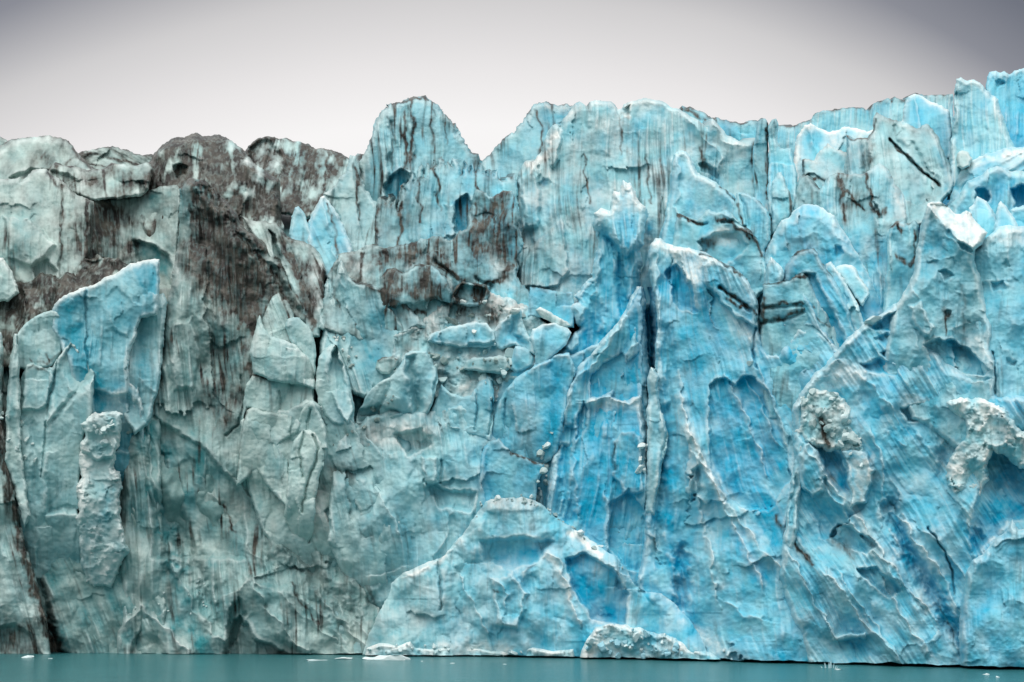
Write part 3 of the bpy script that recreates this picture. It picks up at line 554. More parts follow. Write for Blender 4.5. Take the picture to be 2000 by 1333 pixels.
ice('ice_buttress', 'great blue ice pinnacle fanning out into a striped wall down to the water', 'ice buttress',
    '1244,1150 1256,1080 1262,1000 1262,930 1268,860 1272,800 1282,740 1280,700 1284,640 1278,580 1268,540 1266,500 1270,478 1280,466 1292,466 1302,476 1322,482 1350,484 1374,494 1398,506 1420,516 1442,530 1460,546 1474,570 1482,600 1484,650 1500,690 1520,690 1556,640 1600,640 1640,680 1660,720 1620,760 1580,800 1560,860 1556,960 1540,1030 1540,1100 1640,1320 1290,1310 1262,1200', key='S3', fan=(1290, 250), dt=3, db=-6, blue=0.58, bvar=0.3, tint=1, fl=0.42, flw=17, fll=14, ang=-16, fac=.5, fs=70, asp=2.4, fac2=.4, er=9, ed=2.8, white=.15, rim=.5, strk=0.14)
ice('ice_fin', 'thin upright greenish ice fin on the right lip of the deep blue crevasse', 'ice fin', '1262,860 1266,780 1264,740 1272,716 1282,720 1288,736 1286,780 1300,830 1306,850 1296,900 1286,960 1276,1010 1262,1000 1264,920', key='S3b', dt=-2.5, db=-4.5, blue=.33, tint=.7, dirt=.03, rim=.6, er=6, ed=1.4)
# ---- right
ice('ice_pillar', 'dirt capped stubby blue ice pillar between the dome and the right prow', 'ice pillar',
    '1722,640 1726,580 1734,520 1732,462 1738,446 1748,434 1760,432 1772,438 1784,432 1794,440 1796,500 1790,560 1770,620', key='S11', dt=7, db=4, blue=.35, dirt=.06, streak=.15, top=.8, tint=.85, fac=.7, fs=40)
ice('ice_buttress', 'towering prow of greenish blue ice with white snowy crest, right', 'ice buttress',
    '1718,720 1732,650 1744,610 1756,584 1772,560 1784,530 1790,490 1796,450 1804,420 1812,398 1822,393 1838,394 1850,402 1862,414 1874,420 1886,412 1894,416 1904,432 1916,444 1928,456 1918,478 1906,490 1904,510 1912,540 1926,580 1936,620 1942,700 1946,760 1960,860 1900,900 1780,820', key='R1', dt=1.5, db=-4, blue=0.46, tint=0.6, bvar=.25, dirt=.02, streak=.1, scal=.4, ss=26, fac=.5, fs=80, er=12, ed=2.8, white=.15)
ice('ice_buttress', 'rounded pale blue ice mass cut by the right edge, right of the thin crack', 'ice buttress',
    '1870,520 1890,490 1910,474 1932,458 1950,446 1970,440 2000,442 2030,450 2030,880 1960,860 1948,800 1910,720 1900,650 1890,590 1880,550', key='R2', dt=6, db=-3, blue=.36, tint=.85, bvar=.2, scal=.35, ss=26, fac=.4, fs=90, er=14, ed=3.5)
ice('ice_buttress', 'vast blue ice flank filling the lower right, diagonal stripes running to the water', 'ice buttress',
    '1520,1120 1528,1060 1544,1000 1548,950 1552,900 1546,850 1548,800 1560,770 1576,748 1600,722 1620,700 1646,672 1668,648 1690,632 1716,616 1736,600 1752,590 1770,600 1790,640 1820,680 1850,710 1900,740 1950,770 2030,790 2030,1330 1600,1330 1540,1200', key='R3', dt=-1, db=-8, blue=0.52, bvar=0.25, tint=.95, fl=0.4, flw=18, fll=14, ang=-32, fac=.6, fs=80, asp=1.8, fac2=.5, fs2=22, er=14, ed=3.5, white=.2, strk=0.14)
ice('ice_fin', 'slender upright ice fin at the seam between fan wall and right flank', 'ice fin', '1528,1060 1534,1010 1544,950 1550,905 1558,870 1568,862 1574,880 1570,930 1562,990 1556,1050 1548,1090', key='R7', dt=-5, db=-6, blue=.38, tint=.8, rim=.5, er=7, ed=1.8, fl=.3)
ice('snow_bank', 'white crumbly snow overhang with hanging lobe at the right edge', 'snow bank',
    '1848,790 1860,778 1890,776 1920,778 1946,788 1970,812 2000,838 2030,860 2030,925 1990,918 1968,892 1940,880 1932,900 1926,940 1916,970 1900,988 1876,992 1862,978 1852,940 1848,910 1862,880 1882,850 1876,820', key='R5', dt=-6.3, db=-6.3, blue=.12, white=.75, tint=.7, bump=.3, fac=.7, fs=36, er=12, ed=2.4, rag=6, T=5)
ice('snow_bank', 'lumpy heap of snow crumbs and brown dirt stuck on the right flank shoulder', 'snow bank',
    '1556,850 1558,800 1566,772 1580,756 1604,760 1630,772 1652,780 1666,800 1664,830 1680,850 1690,880 1694,920 1680,940 1664,910 1640,880 1610,878 1580,872', key='R4', dt=-5.2, db=-5.5, blue=.18, white=.6, dirt=.06, tint=.5, bump=.34, fac=.6, fs=36, er=12, ed=2.4, rag=6, T=5)
ice('ice_buttress', 'rounded blue ice swell in the bottom right corner with small finger on top', 'ice buttress',
    '1880,1330 1872,1240 1876,1170 1886,1120 1900,1096 1924,1078 1944,1052 1966,1040 1972,1022 1978,1014 1984,1024 1990,1034 2030,1000 2030,1330', key='R6', dt=-8.5, db=-10, blue=.5, tint=.95, er=16, ed=2.8, fac=.5, rim=.5, white=.15)
# ---- foreground mound
ice('ice_dome', 'broad blue ice mound with dirty snow cap bulging at the lower centre', 'ice dome',
    '690,1310 720,1240 756,1170 764,1140 790,1116 820,1106 850,1094 866,1086 884,1066 904,1046 920,1018 936,994 950,978 980,972 1020,972 1044,976 1064,990 1086,1010 1110,1026 1140,1044 1166,1062 1196,1084 1222,1108 1240,1142 1264,1156 1290,1160 1316,1176 1344,1210 1372,1250 1400,1310', key='C7', dt=-2.2, db=-6.5, blue=0.46, bvar=.25, dirt=.03, fac=.8, fs=56, fac2=.7, fs2=20, er=34, ed=1.6, white=.22, rim=0.2, lump=1.2, bow=1.5, strk=0.1)
ice('snow_bank', 'white rubbly snow bank at the waterline, lower centre right', 'snow bank',
    '1120,1310 1136,1270 1148,1246 1164,1226 1186,1216 1206,1222 1232,1222 1262,1232 1290,1236 1320,1246 1346,1264 1390,1276 1440,1286 1460,1310', key='C9', dt=-10, db=-10, blue=.2, white=.6, tint=.9, bump=.3, fac=.6, fs=30, er=9, ed=2.1, rag=6, T=6)
ice('snow_bank', 'low fringe of pale snow clumps along the waterline, centre left', 'snow bank',
    '700,1310 716,1266 740,1256 776,1262 800,1252 812,1264 840,1268 870,1262 900,1270 930,1264 960,1272 1000,1270 1040,1264 1080,1272 1120,1268 1130,1310', key='C10', dt=-9, db=-9, blue=.22, white=.45, tint=.6, bump=.2, fac=.7, fs=30, er=6, ed=1.4, rag=6, T=5)
ice('ice_wall', 'shaded ice face behind the square shouldered block and the lower mound', 'ice wall',
    '880,1300 900,900 940,800 1000,720 1060,700 1120,690 1200,660 1250,560 1296,560 1300,860 1300,1000 1300,1300', key='C0', dt=3.5, db=-0.5, blue=.6, fl=.2)

ice('ice_wall', 'folded pale green ice face sweeping down to the water left of the lower mound', 'ice wall',
    '560,1330 580,900 600,860 640,830 700,820 900,820 960,840 1060,960 1060,1330', key='L6b', dt=4.5, db=.5, dirt=0.12, streak=.22, blue=.42, bvar=.35, fl=.3, flw=26, fll=7, ang=-24, fac=.55, fs=80, asp=1.8, fac2=.5, lump=1.8, white=.1)

# ---- pieces with a look of their own
part('A5', 'pale_cheek', '470,300 484,288 520,262 548,300 545,345 500,335 470,420', 'pale streaked ice cheek of the brown ridge')
part('A4', 'hollow', '338,328 350,322 366,326 362,340 345,346')
part('A6', 'hollow', '748,368 760,345 782,330 802,342 802,358 788,384 768,394 752,390', 'deep teal hollow')
part('A8', 'snow_lip', '1196,190 1208,222 1226,216 1236,190', 'white snow in the notch of the crest')
part('A8', 'ice_knob', '1068,262 1080,240 1096,244 1096,280 1090,312 1076,326 1068,300', 'rounded white knob')
part('M2', 'hollow', '888,395 900,386 916,378 922,400 918,440 900,458 886,450', 'deep teal hollow')
part('M7', 'dirt_crust', '170,385 290,380 262,430 232,485 205,500 192,535 160,550 160,490', 'black dirt crust')
part('M10', 'dirt_crust', '366,350 400,345 440,378 485,440 525,475 575,535 615,640 560,640 525,620 500,640 470,600 440,620 420,560 395,530 380,465', 'brown dirt crust of the prow')
part('L1', 'hollow', '272,650 280,628 290,622 310,620 306,660 292,720 266,760 252,748 254,700', 'dark ragged hole')
part('L1', 'crest_block', '96,640 102,600 130,570 168,556 168,600 172,640 150,690 120,660', 'left shoulder beyond the thin crack')
part('L4', 'top_facet', '80,826 94,740 140,664 190,728 140,785', 'bright peaked facet')
part('L5', 'snow_cap', '150,900 150,830 184,796 244,796 246,830 230,880 190,900', 'crumbly snow cap')
part('S1', 'snow_tip', '1150,430 1156,405 1180,400 1190,370 1222,340 1250,370 1270,404 1262,420 1230,425 1190,425 1170,440', 'ragged white tip')
part('S2', 'hollow', '1150,778 1154,733 1180,711 1215,689 1224,716 1204,757 1178,775', 'bright blue scooped hollow')
part('S2', 'hollow', '1192,776 1214,742 1232,700 1249,689 1255,750 1246,777 1216,785', 'second scooped hollow, right')
part('S3', 'snow_cap', '1262,485 1280,460 1296,460 1330,478 1400,502 1378,518 1372,545 1340,530 1304,496', 'white cap of the pinnacle')
part('S3', 'curved_slab', '1372,514 1400,500 1440,528 1470,552 1486,600 1484,645 1440,622 1400,582 1374,550', 'smooth greenish slab on the shoulder')
part('S3', 'hollow', '1392,900 1384,820 1388,752 1400,740 1418,738 1430,748 1440,754 1452,734 1476,738 1496,764 1520,820 1530,890 1460,930', 'scalloped blue hollow')
part('S8', 'blue_face', '1556,540 1590,536 1612,580 1636,630 1660,690 1640,700 1600,630', 'bright blue face')
part('R1', 'snow_crest', '1806,402 1812,390 1850,395 1874,412 1894,406 1934,456 1904,496 1870,466 1834,428', 'white snowy crest')
part('R1', 'hollow', '1806,672 1830,664 1860,664 1900,690 1932,722 1920,734 1860,726 1826,712', 'smooth teal hollow')
part('R1', 'ice_hole', '1840,610 1848,604 1860,608 1858,620 1846,622', 'small black hole')  # shallow dent; its dark shade is put into the colour by a dirt stroke
part('R3', 'hollow', '1698,642 1740,612 1764,604 1768,630 1740,647', 'bright blue hollow under the upper edge')
part('R3', 'cave', '1620,1056 1632,1026 1656,1028 1690,1042 1714,1066 1690,1088 1650,1080', 'dirty greenish cave')
part('C7', 'snow_cap', '920,1020 946,972 1010,960 1056,968 1070,994 1010,1000 960,1000', 'dirty snow cap of the mound')
part('C7', 'blue_facet', '1106,1094 1140,1080 1196,1110 1224,1160 1220,1220 1160,1210 1120,1150', 'large blue facet')
part('M12', 'layered_edge', '624,690 630,640 645,550 666,500 680,540 660,600 672,640 690,700 650,720', 'grey layered left edge')
part('M10', 'cave', '440,1330 446,1250 458,1215 470,1205 484,1222 500,1250 540,1268 580,1330', 'dark cave at the waterline')
parse_strokes("""
# ---- left skyline and dirty shoulder
@M7 D 1.1 8 178,392 212,390 226,412 214,450 198,480 192,530 168,545 164,500 176,450
@M7 D .55 14 205,392 280,384 262,430 232,480 208,500
@M7 b .3 22 300,380 330,420 335,480
@M7 p -2.5 8 262,470 300,480 330,500 338,560 300,560 270,510
@M7 B .4 8 262,470 300,480 330,500 338,545 300,530 270,500
@M7 D .5 8 215,480 262,470 275,520 240,520
@A4 d .9 9 303,300 290,340 275,385
@A4 d .9 8 330,300 312,345 290,385
@A4 p -3 5 338,328 350,322 366,326 362,340 345,346
@A4 B .5 4 338,328 350,322 366,326 362,340 345,346
@A4 D .6 8 318,335 340,346 320,366 290,384
@A4 D .4 14 370,265 430,264 440,330 400,360 370,330
@A4 W .4 12 470,300 500,330 540,400 540,440 490,400 460,330
@A4 p .9 5 390,318 402,316 400,330 392,330
@A4 W .9 4 392,316 402,316 400,328
@A5 W .3 14 484,290 520,272 548,300 545,340 500,330
@A5 p -1.2 10 484,290 520,272 548,300 545,340 500,330
@A5 d .8 5 545,275 560,320 556,350
@M6 p -1.2 6 96,335 130,340 160,352 140,372 110,356
@M6 W .5 10 150,330 165,345 185,360 165,370
@A2 d .5 5 150,300 120,330 60,345 30,360
@A2 d .6 4 140,290 160,315 176,330
@A2 p -1.2 8 20,350 60,330 110,335 100,360 40,372
@M5 k .6 2.2 122,360 120,420 118,500 115,540
@M5 d .6 3 122,360 120,420 118,500 115,540
@M5 p .8 6 10,420 60,430 110,480 60,520 20,500
@M5 d .8 6 170,390 172,450 166,510
@M5 d .6 5 95,340 110,365 125,368
@M5 b .3 22 40,430 50,470 20,520
@M5 p -1.4 8 62,520 90,505 110,530 95,560 70,550
# ---- brown prow
@M10 d 1.1 7 370,352 400,356 430,385 462,432 475,452 515,480 545,510 575,560 598,610 608,660
@M10 r 1.1 8 352,362 380,348 420,372 462,428 478,455 520,484 556,524 590,590 606,650
@M10 g 1.2 9 395,372 440,410 466,460 500,490 540,540 570,600
@M10 D .8 14 378,362 400,360 440,400 470,450 500,480 515,560 500,640 470,600 440,620 420,560 395,530 385,460
@M10 D .55 12 352,480 385,470 400,540 420,580 400,560 372,545 360,520
@M10 D .5 16 520,490 560,540 595,620 560,640 530,580
@M10 d .9 5 430,400 445,480 462,560 468,600
@M10 d .9 5 470,470 485,540 478,600 465,640
@M10 d .8 4 400,380 405,440 400,500
@M10 d .7 4 418,390 428,470 436,540
@M10 d .7 5 505,500 530,580 540,640
@M10 b .3 20 358,380 366,420 362,450
@M10 r .8 7 350,370 348,430 344,480 338,520 330,580 316,640 308,720
@M10 W .5 9 345,480 356,500 350,545 332,590 325,580
@M10 d .7 8 470,575 500,580 490,600 462,600
@M10 d .6 5 480,610 492,640 500,700 482,720
@M10 d .8 5 478,720 500,710 520,728
@M10 p -1.4 10 300,815 340,840 390,868 430,915 470,955 480,1090 300,1090
@M10 B .2 20 300,830 340,850 390,880 430,930 420,1050 310,1050
@M10 D .35 16 390,770 440,745 480,760 470,830 430,850 400,820
@M10 k .9 2.5 470,735 476,780 468,830 440,850
@M10 g .8 16 400,600 420,660 410,720
@M10 p .8 10 330,640 372,620 392,690 376,760 340,760
@M10 k .8 2.5 318,620 312,680 303,740 290,790 286,850
# ---- turquoise slab group
@L1 p -3 4 272,650 280,628 290,622 310,620 306,660 292,720 266,760 252,748 254,700
@L1 k .9 2.2 168,560 166,590 170,640 168,680 176,740
@L1 B .5 10 262,520 300,508 310,515 305,560 290,580 270,560
@L1 f -.05 .18 8 205,580 230,560 260,600 250,660 215,640
@L1 b .35 16 112,600 140,640 150,690
@L1 b .3 12 150,700 180,760 200,800
@L1 p -1.2 8 180,760 215,770 250,770 270,790 270,880 200,880
@L1 W .35 10 205,772 240,762 275,790 260,840 215,830
@L4 f .1 .42 14 92,826 100,740 140,674 184,728
@L4 f 0 -.22 14 92,832 184,736 178,820 154,1000 90,1000
@L4 k .9 2.2 112,702 104,750 94,790 88,850 80,930
@L4 p .7 5 42,800 50,715 80,712 104,735 92,790 70,800
@L4 g .6 10 60,830 70,900 66,980
@L4 d .8 4 150,695 158,688 164,700
@L4 d .7 4 56,720 66,712 80,722 90,720
@L3 d .6 4 60,700 90,712 118,690
@L3 d .8 3 92,690 96,708
@L5 p 1.2 6 160,830 200,802 242,810 236,842 226,890 190,900 160,880
@L5 D .2 10 225,910 240,960 230,1000
# black seam at the lower left edge
@L7 d 1.3 11 0,820 8,900 26,1000 44,1070 66,1140 86,1210 108,1282
@L7 d .7 10 6,700 12,800 20,900
@L6 d 1.2 12 20,960 40,1060 66,1140 92,1220 118,1282
@L6 g 2.0 10 26,1000 50,1085 76,1160 98,1225 116,1282
@L6 D .9 12 84,1262 120,1258 130,1284 84,1284
@L7 D .6 16 -60,1225 40,1215 80,1250 80,1284 -60,1284
@L7 p -1.5 10 -60,1230 30,1220 70,1250 84,1290 -60,1290
# ---- lower left face
@M10 b .35 18 262,830 300,900 310,1000 330,1060 334,1130 360,1200 400,1262
@M10 g 1.2 14 318,1010 334,1060 328,1110
@M10 p 1.2 8 330,1060 352,1070 362,1110 345,1130 330,1110
@M10 g 1.3 16 300,880 330,980 380,1100 420,1220
@M10 r 1.2 14 410,960 480,1060 560,1170 640,1240
@L6b r 1.3 14 480,960 560,1070 640,1180 720,1270
@M10 r 1.3 14 480,960 560,1070 640,1180 720,1270
@M10 r 1.2 12 330,1100 380,1180 430,1250
@L6b g 1.2 16 520,1000 600,1110 690,1210
@M10 g 1.2 16 520,1000 600,1110 690,1210
@L6b g 1.4 18 640,1080 700,1160 780,1240
@M10 g 1.4 18 640,1080 700,1160 780,1240
@L6b r 1.2 10 640,1170 680,1200 720,1240 770,1262
@M10 r 1.2 10 640,1170 680,1200 720,1240 770,1262
@L6b D .25 22 430,960 520,960 640,1100 720,1180 700,1230 560,1110
@M10 D .25 22 430,960 520,960 640,1100 720,1180 700,1230 560,1110
@L6b d .6 4 570,1140 590,1180 620,1220
@M10 d .6 4 570,1140 590,1180 620,1220
@M10 d .7 3 434,990 460,1040
@M10 p -5 8 440,1290 446,1250 458,1215 470,1205 484,1222 500,1250 540,1268 580,1290
@M10 p -2 10 438,1290 446,1200 466,1170 480,1200
@L6 d .9 9 280,860 275,910 272,950
@L6 D .5 8 262,880 284,870 286,930 268,950
@L6 r .9 6 286,800 292,880 300,960 306,1020
@L6 g .8 6 270,820 262,900 258,980
@M10 r 1.6 9 212,1275 240,1222 275,1188 306,1206 340,1240 372,1278
@M10 p -1.3 10 250,1285 278,1225 300,1240 330,1285
@M10 w .5 8 212,1275 240,1222 275,1188 306,1206 340,1240 372,1278
@M10 r 1.8 12 462,1150 496,1130 514,1180 556,1228 604,1278
@M10 p .9 14 500,1140 560,1150 640,1200 700,1284 600,1284 540,1240
# ---- black crevasse
@M12 d .8 4 652,560 660,600 664,640 656,660
@M12 r .7 7 650,545 655,600 665,640 655,690
@M12 r .6 6 665,540 672,600 682,650 680,700
@M12 D .3 16 720,560 790,595 800,640 740,620
@M12 d .9 5 690,548 720,560 760,576 800,606
@M12 b .25 30 740,640 730,690 710,740
@M12 p -1.6 8 780,655 812,640 845,640 840,700 800,705 770,720
@M11 d .9 8 545,470 575,520 600,580 612,640
@M11 p -2.2 5 526,450 536,460 548,500 556,535 548,538 536,500
@M11 W .5 12 605,490 630,520 630,600 612,640 600,560
body p -4 6 606,690 624,690 622,780 606,800
@M14 d .8 5 492,733 530,734 570,740
@M14 D .6 6 488,722 520,716 570,734 560,746 500,744
@M14 k .6 2.2 545,765 548,800
@M16 k .8 2.2 575,812 568,850 560,880
@M16 d .7 6 470,840 476,800 465,780 456,830
@M17 k 1.0 2.4 592,845 586,880 590,930
@M17 k 1.2 2.6 612,848 620,880 614,910 600,940 590,1000
@M18 k 1.0 2.4 605,800 600,830 598,850
@M20 k 1.0 2.2 612,950 604,990 600,1030 602,1060
@M20 D .4 8 640,920 680,900 700,930 660,950
@M20 p -1.6 8 636,1000 680,960 700,1000 690,1040 650,1040
@M20 W .5 12 590,960 630,950 648,1030 610,1010
@M20 W .4 10 520,900 556,930 540,960
@M19 f 0 .5 4 640,720 655,676 690,800 680,828 650,780
# ---- centre dirty slope
@M2 d .9 4 782,395 784,440 780,480
@M2 d .9 4 852,325 856,380 860,410
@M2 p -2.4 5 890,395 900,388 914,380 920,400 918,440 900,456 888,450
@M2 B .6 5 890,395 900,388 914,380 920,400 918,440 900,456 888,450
@M2 p .8 4 870,400 882,398 892,430 890,460 868,462
@M2 d .8 5 738,400 735,450 732,500
@M2 D .3 20 740,400 800,350 830,420 800,470 750,470
@M4 D .5 12 915,385 985,372 1000,420 1012,500 960,520 920,500 900,470
@M4 D .5 12 720,480 790,478 860,470 870,500 780,520 730,510
@M4 W .6 16 650,540 690,500 720,520 700,560
@M4 W .6 16 800,520 850,520 890,570 820,570
@M4 W .5 12 950,480 1000,520 1000,560 960,540
@M4 d .9 6 860,520 890,540 905,545
@M4 d .9 5 940,560 980,545 1000,520
@M4 k 1.2 4 850,510 880,535 890,560 880,600
@M4 k 1.2 4 945,590 960,560 930,545
@M4b D .7 8 748,530 772,522 800,560 830,520 870,560 876,586 780,580 740,600
@M4b p -1.2 6 760,600 800,592 832,590 830,640 790,640
@M4b d 1 6 745,570 770,595 800,610 832,610
@M4c p -2 6 886,580 900,558 930,556 950,568 940,592 900,590
@M3 d .8 4 640,400 655,450 660,500
@M3 r .8 8 630,384 640,430 655,480 665,530
@M1 r .9 8 688,304 690,360 702,420 712,500
@M1 g .9 8 660,360 652,420 660,480
@M1 d .6 6 690,320 700,360
# ---- tall tower and centre skyline
@A6 d 1.0 6 800,196 804,230 806,290 802,330
@A6 d .8 5 790,215 792,260 796,300 790,330
@A6 d .7 5 845,215 842,250 846,300
@A6 d .6 4 760,230 765,270 768,330
@A6 d .6 3 872,240 874,280
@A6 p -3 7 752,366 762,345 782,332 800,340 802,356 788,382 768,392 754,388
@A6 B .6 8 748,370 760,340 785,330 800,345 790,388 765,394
@A6 B .25 14 705,340 730,300 748,360 736,380
@A6 g .8 7 762,240 768,300 760,350
@A6 r .9 6 800,200 806,280 800,340
@A6 d 1 3 770,202 800,194 826,188 838,194
@A7 B .3 20 1050,205 1110,215 1110,300 1050,320
@A7 d .8 4 1045,215 1060,260 1055,300
@A7 W .4 8 1065,200 1115,208 1108,222 1070,212
@A8 p -1.6 4 1055,358 1060,350 1070,350 1074,358 1068,368 1058,368
@A8 B .6 4 1055,358 1060,350 1070,350 1074,358 1068,368 1058,368
@A8 p 1.4 6 1072,262 1080,246 1092,248 1094,280 1090,310 1078,325 1070,300
@A8 W .8 8 1030,322 1062,300 1078,262 1096,250 1090,270 1066,315 1040,330
@A8 p .9 4 1020,510 1050,470 1096,424 1104,470 1112,530 1090,560 1040,560 1010,560
@A8 D .18 18 1020,510 1050,470 1096,424 1104,470 1112,530 1060,560
@A8 B .35 8 1022,440 1040,470 1060,470 1090,430 1098,400 1104,460 1080,440 1040,480 1024,470
@A8 p -1.2 6 1018,470 1026,440 1040,450 1042,478 1030,482
@A8 p 1 8 1020,350 1040,330 1055,380 1050,440 1020,450
@A8 D .22 18 1100,300 1150,280 1160,400 1110,420
@A8 d .7 3 1140,300 1145,360 1150,400
@A8 d .6 3 1262,300 1266,360 1268,400
@A8 d .5 3 1210,230 1215,300
@A8 B .5 4 1290,390 1296,410 1298,425 1292,415
@A8 p -1 3 1290,385 1298,400 1300,425 1292,420
@A8 B .6 5 1262,440 1270,430 1276,445 1266,460
@A8 p -1.6 4 1365,320 1378,318 1400,330 1402,350 1372,336
@A8 d .7 6 1365,290 1372,310 1378,330
@A8 r 1.1 7 1345,232 1370,262 1395,290 1408,310 1404,330
@A8 r .9 6 1390,240 1415,275 1450,280
@A8 B .3 10 1360,330 1400,330 1420,360 1400,370
@A8 d .5 6 1470,280 1474,340 1476,400
@A8 p -1.8 4 1200,205 1208,216 1222,214 1232,202 1230,226 1212,230
@A8 W .7 6 1200,205 1208,220 1226,212 1234,200 1228,226 1212,230
@A8b d .8 5 1330,210 1350,220 1386,240
@A9 d 1.2 4 1498,240 1499,300 1500,360 1502,400
# ---- upper right
@A12 d .5 12 1700,280 1690,340
@A12 k 1.8 2.6 1738,274 1775,309 1800,335 1834,362
@A12 d 1.1 3 1736,272 1775,308 1800,334 1836,364
@A12 p -1.5 4 1742,246 1748,240 1750,258 1744,258
@A12 B .5 12 1655,275 1690,280 1700,310 1690,360 1655,350
@A12 g 1.0 9 1690,280 1692,330 1690,380
@A12 d .9 3 1654,265 1668,272 1688,273 1704,258 1707,232
@A12 B .5 8 1835,290 1850,310 1862,355 1850,370 1840,330
@A13 B .4 8 1800,190 1830,208 1842,218 1810,206
@A13 r .8 6 1788,184 1795,240 1800,320
@A14 r 1.0 8 1868,155 1866,220 1860,300
@A15 B .6 12 1960,260 1985,290 2010,300 2040,280 2040,250 1990,270
@A15 p -2 5 1945,160 1955,155 1962,166 1950,176
@A16 W .5 14 1905,310 1990,290 2060,280 2060,300 1960,310
@A17 p -3 6 1905,370 1925,365 1935,385 1920,400 1908,395
@A17 p -3 7 1975,370 2000,362 2020,372 2015,400 1985,405
@A17 B .8 7 1975,370 2000,362 2020,372 2015,400 1985,405
@A17 B .6 6 1905,370 1925,365 1935,385 1920,400
@S10 d 1 4 1636,348 1650,370 1672,395 1690,408
@S10 d .7 8 1640,350 1646,390 1652,430
@S10 p -2.4 5 1706,395 1718,405 1722,425 1712,430
@S10 d .9 5 1700,400 1720,425 1724,405
@S10 B .6 5 1608,394 1625,402 1622,412 1606,408
@S10 d .9 4 1690,336 1696,360 1704,400
@S10 W .5 12 1740,340 1765,380 1772,430 1750,420 1738,370
@S10 D .35 14 1560,350 1600,370 1580,400 1550,400
@S10 D .3 16 1640,360 1690,350 1700,420 1650,430
@S10 r 1 8 1690,335 1700,380 1715,430
@A11b d .9 5 1567,312 1568,340 1590,352
@A11b d .7 4 1590,352 1630,350 1660,338
body B .9 10 1496,350 1510,360 1525,420 1505,430
body p -6 6 1496,350 1508,350 1522,420 1500,430
body B .9 12 1480,470 1500,440 1510,500 1495,560 1480,540
# ---- cone tower and dirty blue blocks
@S5 r .9 10 1322,298 1326,360 1322,430
@S5 d .8 4 1408,362 1430,385 1446,410
@S5 W .2 16 1320,300 1345,310 1390,360 1430,420 1360,440 1330,380
@S5 D .15 16 1380,350 1430,385 1440,430 1390,410
@S5 B .35 12 1340,380 1360,400 1375,420 1345,420
@S5b d 1 4 1440,400 1450,430 1458,448
@S5b k .9 3 1445,382 1456,400 1462,440 1450,445
@S4 d 1 5 1322,420 1345,430 1372,436
@S4 k .9 3 1322,420 1345,430 1370,442 1382,436
@S4 d 1 5 1400,430 1425,434 1450,450 1466,462
@S4 r 1 7 1382,412 1410,418 1440,440 1475,462
@S4 k .9 3 1408,436 1430,430 1452,446
@S4 d .9 5 1462,450 1476,475 1490,500
@S4 d .8 9 1370,470 1395,478
@S4 p -1.2 6 1365,475 1400,455 1440,450 1460,480 1430,510 1390,520
@S4 W .5 12 1370,470 1410,445 1450,450 1440,470 1400,480
@S4 d .9 4 1340,505 1375,490
# ---- dome, pointed slab, fins
@S7 d .5 4 1700,470 1715,490
@S7 p -1.6 5 1632,482 1642,480 1646,494 1636,500
@S7 B .4 5 1632,482 1642,480 1646,494 1636,500
@S7 B .3 20 1560,470 1620,490 1680,560 1620,560 1560,540
@S7 B .5 20 1690,560 1720,600 1720,650 1690,690 1680,620
@S8 B .6 10 1560,545 1590,540 1615,590 1640,640 1660,690 1640,690 1600,620
@S8 p -1.2 8 1556,540 1590,536 1612,580 1636,630 1660,690 1640,700 1600,630
@S8 r .8 5 1594,490 1612,530 1636,575 1662,625 1684,680
@S8 D .3 10 1530,520 1545,505 1545,560 1530,580
@S8 d 1 3 1546,500 1558,492 1588,486
@S6 d .75 5 1484,600 1520,596 1560,592 1576,600
@S6 d .75 6 1484,628 1530,620 1570,606 1590,600
@S6 k .7 4 1486,602 1530,598 1574,598
@S6 k .7 4 1486,632 1530,626 1576,606
@S6 d 1 6 1486,556 1492,600 1486,640
@S6 d .8 4 1490,552 1540,548 1576,536
@S6 d .7 3 1590,622 1620,636
@S6 D .3 10 1490,604 1560,600 1570,612 1490,622
# ---- spire
@S1 p 1.9 14 1156,414 1176,404 1194,402 1196,376 1222,350 1240,372 1264,404 1262,440 1245,480 1222,500 1200,476 1176,456 1160,444
@S1 W .42 12 1156,416 1176,404 1190,410 1196,376 1222,350 1240,372 1262,402 1240,410 1200,420 1170,430
@S1 g 1.1 9 1172,452 1196,474 1210,510 1214,560 1216,610
@S1 b .3 8 1176,452 1196,474 1210,510 1214,560 1218,620
@S1 B .2 14 1220,430 1250,440 1240,520 1235,600 1220,560
@S1 r 1.0 10 1170,470 1172,520 1160,570 1142,610
@S1 r .9 9 1240,480 1236,540 1228,590 1210,640
@S1 g .5 12 1250,560 1236,600 1210,640 1180,668
@S1 b .25 14 1248,570 1236,610 1200,660 1160,700
@S1 p 1.2 6 1112,600 1130,588 1146,600 1140,630 1126,640
@S1 p 1.0 6 1104,650 1120,640 1132,660 1118,690 1102,676
@S1 W .12 14 1160,590 1190,580 1200,620 1170,640
@S1 g 1.2 14 1150,560 1165,620 1150,680
@S1 b .2 16 1140,640 1150,700 1120,740
# ---- blue buttress
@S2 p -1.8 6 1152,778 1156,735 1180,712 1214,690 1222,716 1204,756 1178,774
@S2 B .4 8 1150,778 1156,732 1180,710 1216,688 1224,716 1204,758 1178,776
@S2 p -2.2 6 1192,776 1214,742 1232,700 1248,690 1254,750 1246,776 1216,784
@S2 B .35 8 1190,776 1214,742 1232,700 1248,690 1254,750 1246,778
@S2 r 1.3 6 1152,780 1186,774 1212,734 1226,700 1238,676
@S2 r 1.2 6 1100,810 1130,730 1156,712 1190,668 1220,624
@S2 W .5 10 1150,782 1200,776 1250,770 1252,792 1200,800 1160,800
@S2 r 1.2 7 1152,782 1190,776 1230,790 1256,772
@S2 p -1.6 8 1128,820 1140,785 1148,800 1140,830 1125,860
@S2 B .3 8 1128,820 1140,785 1148,800 1140,830 1125,860
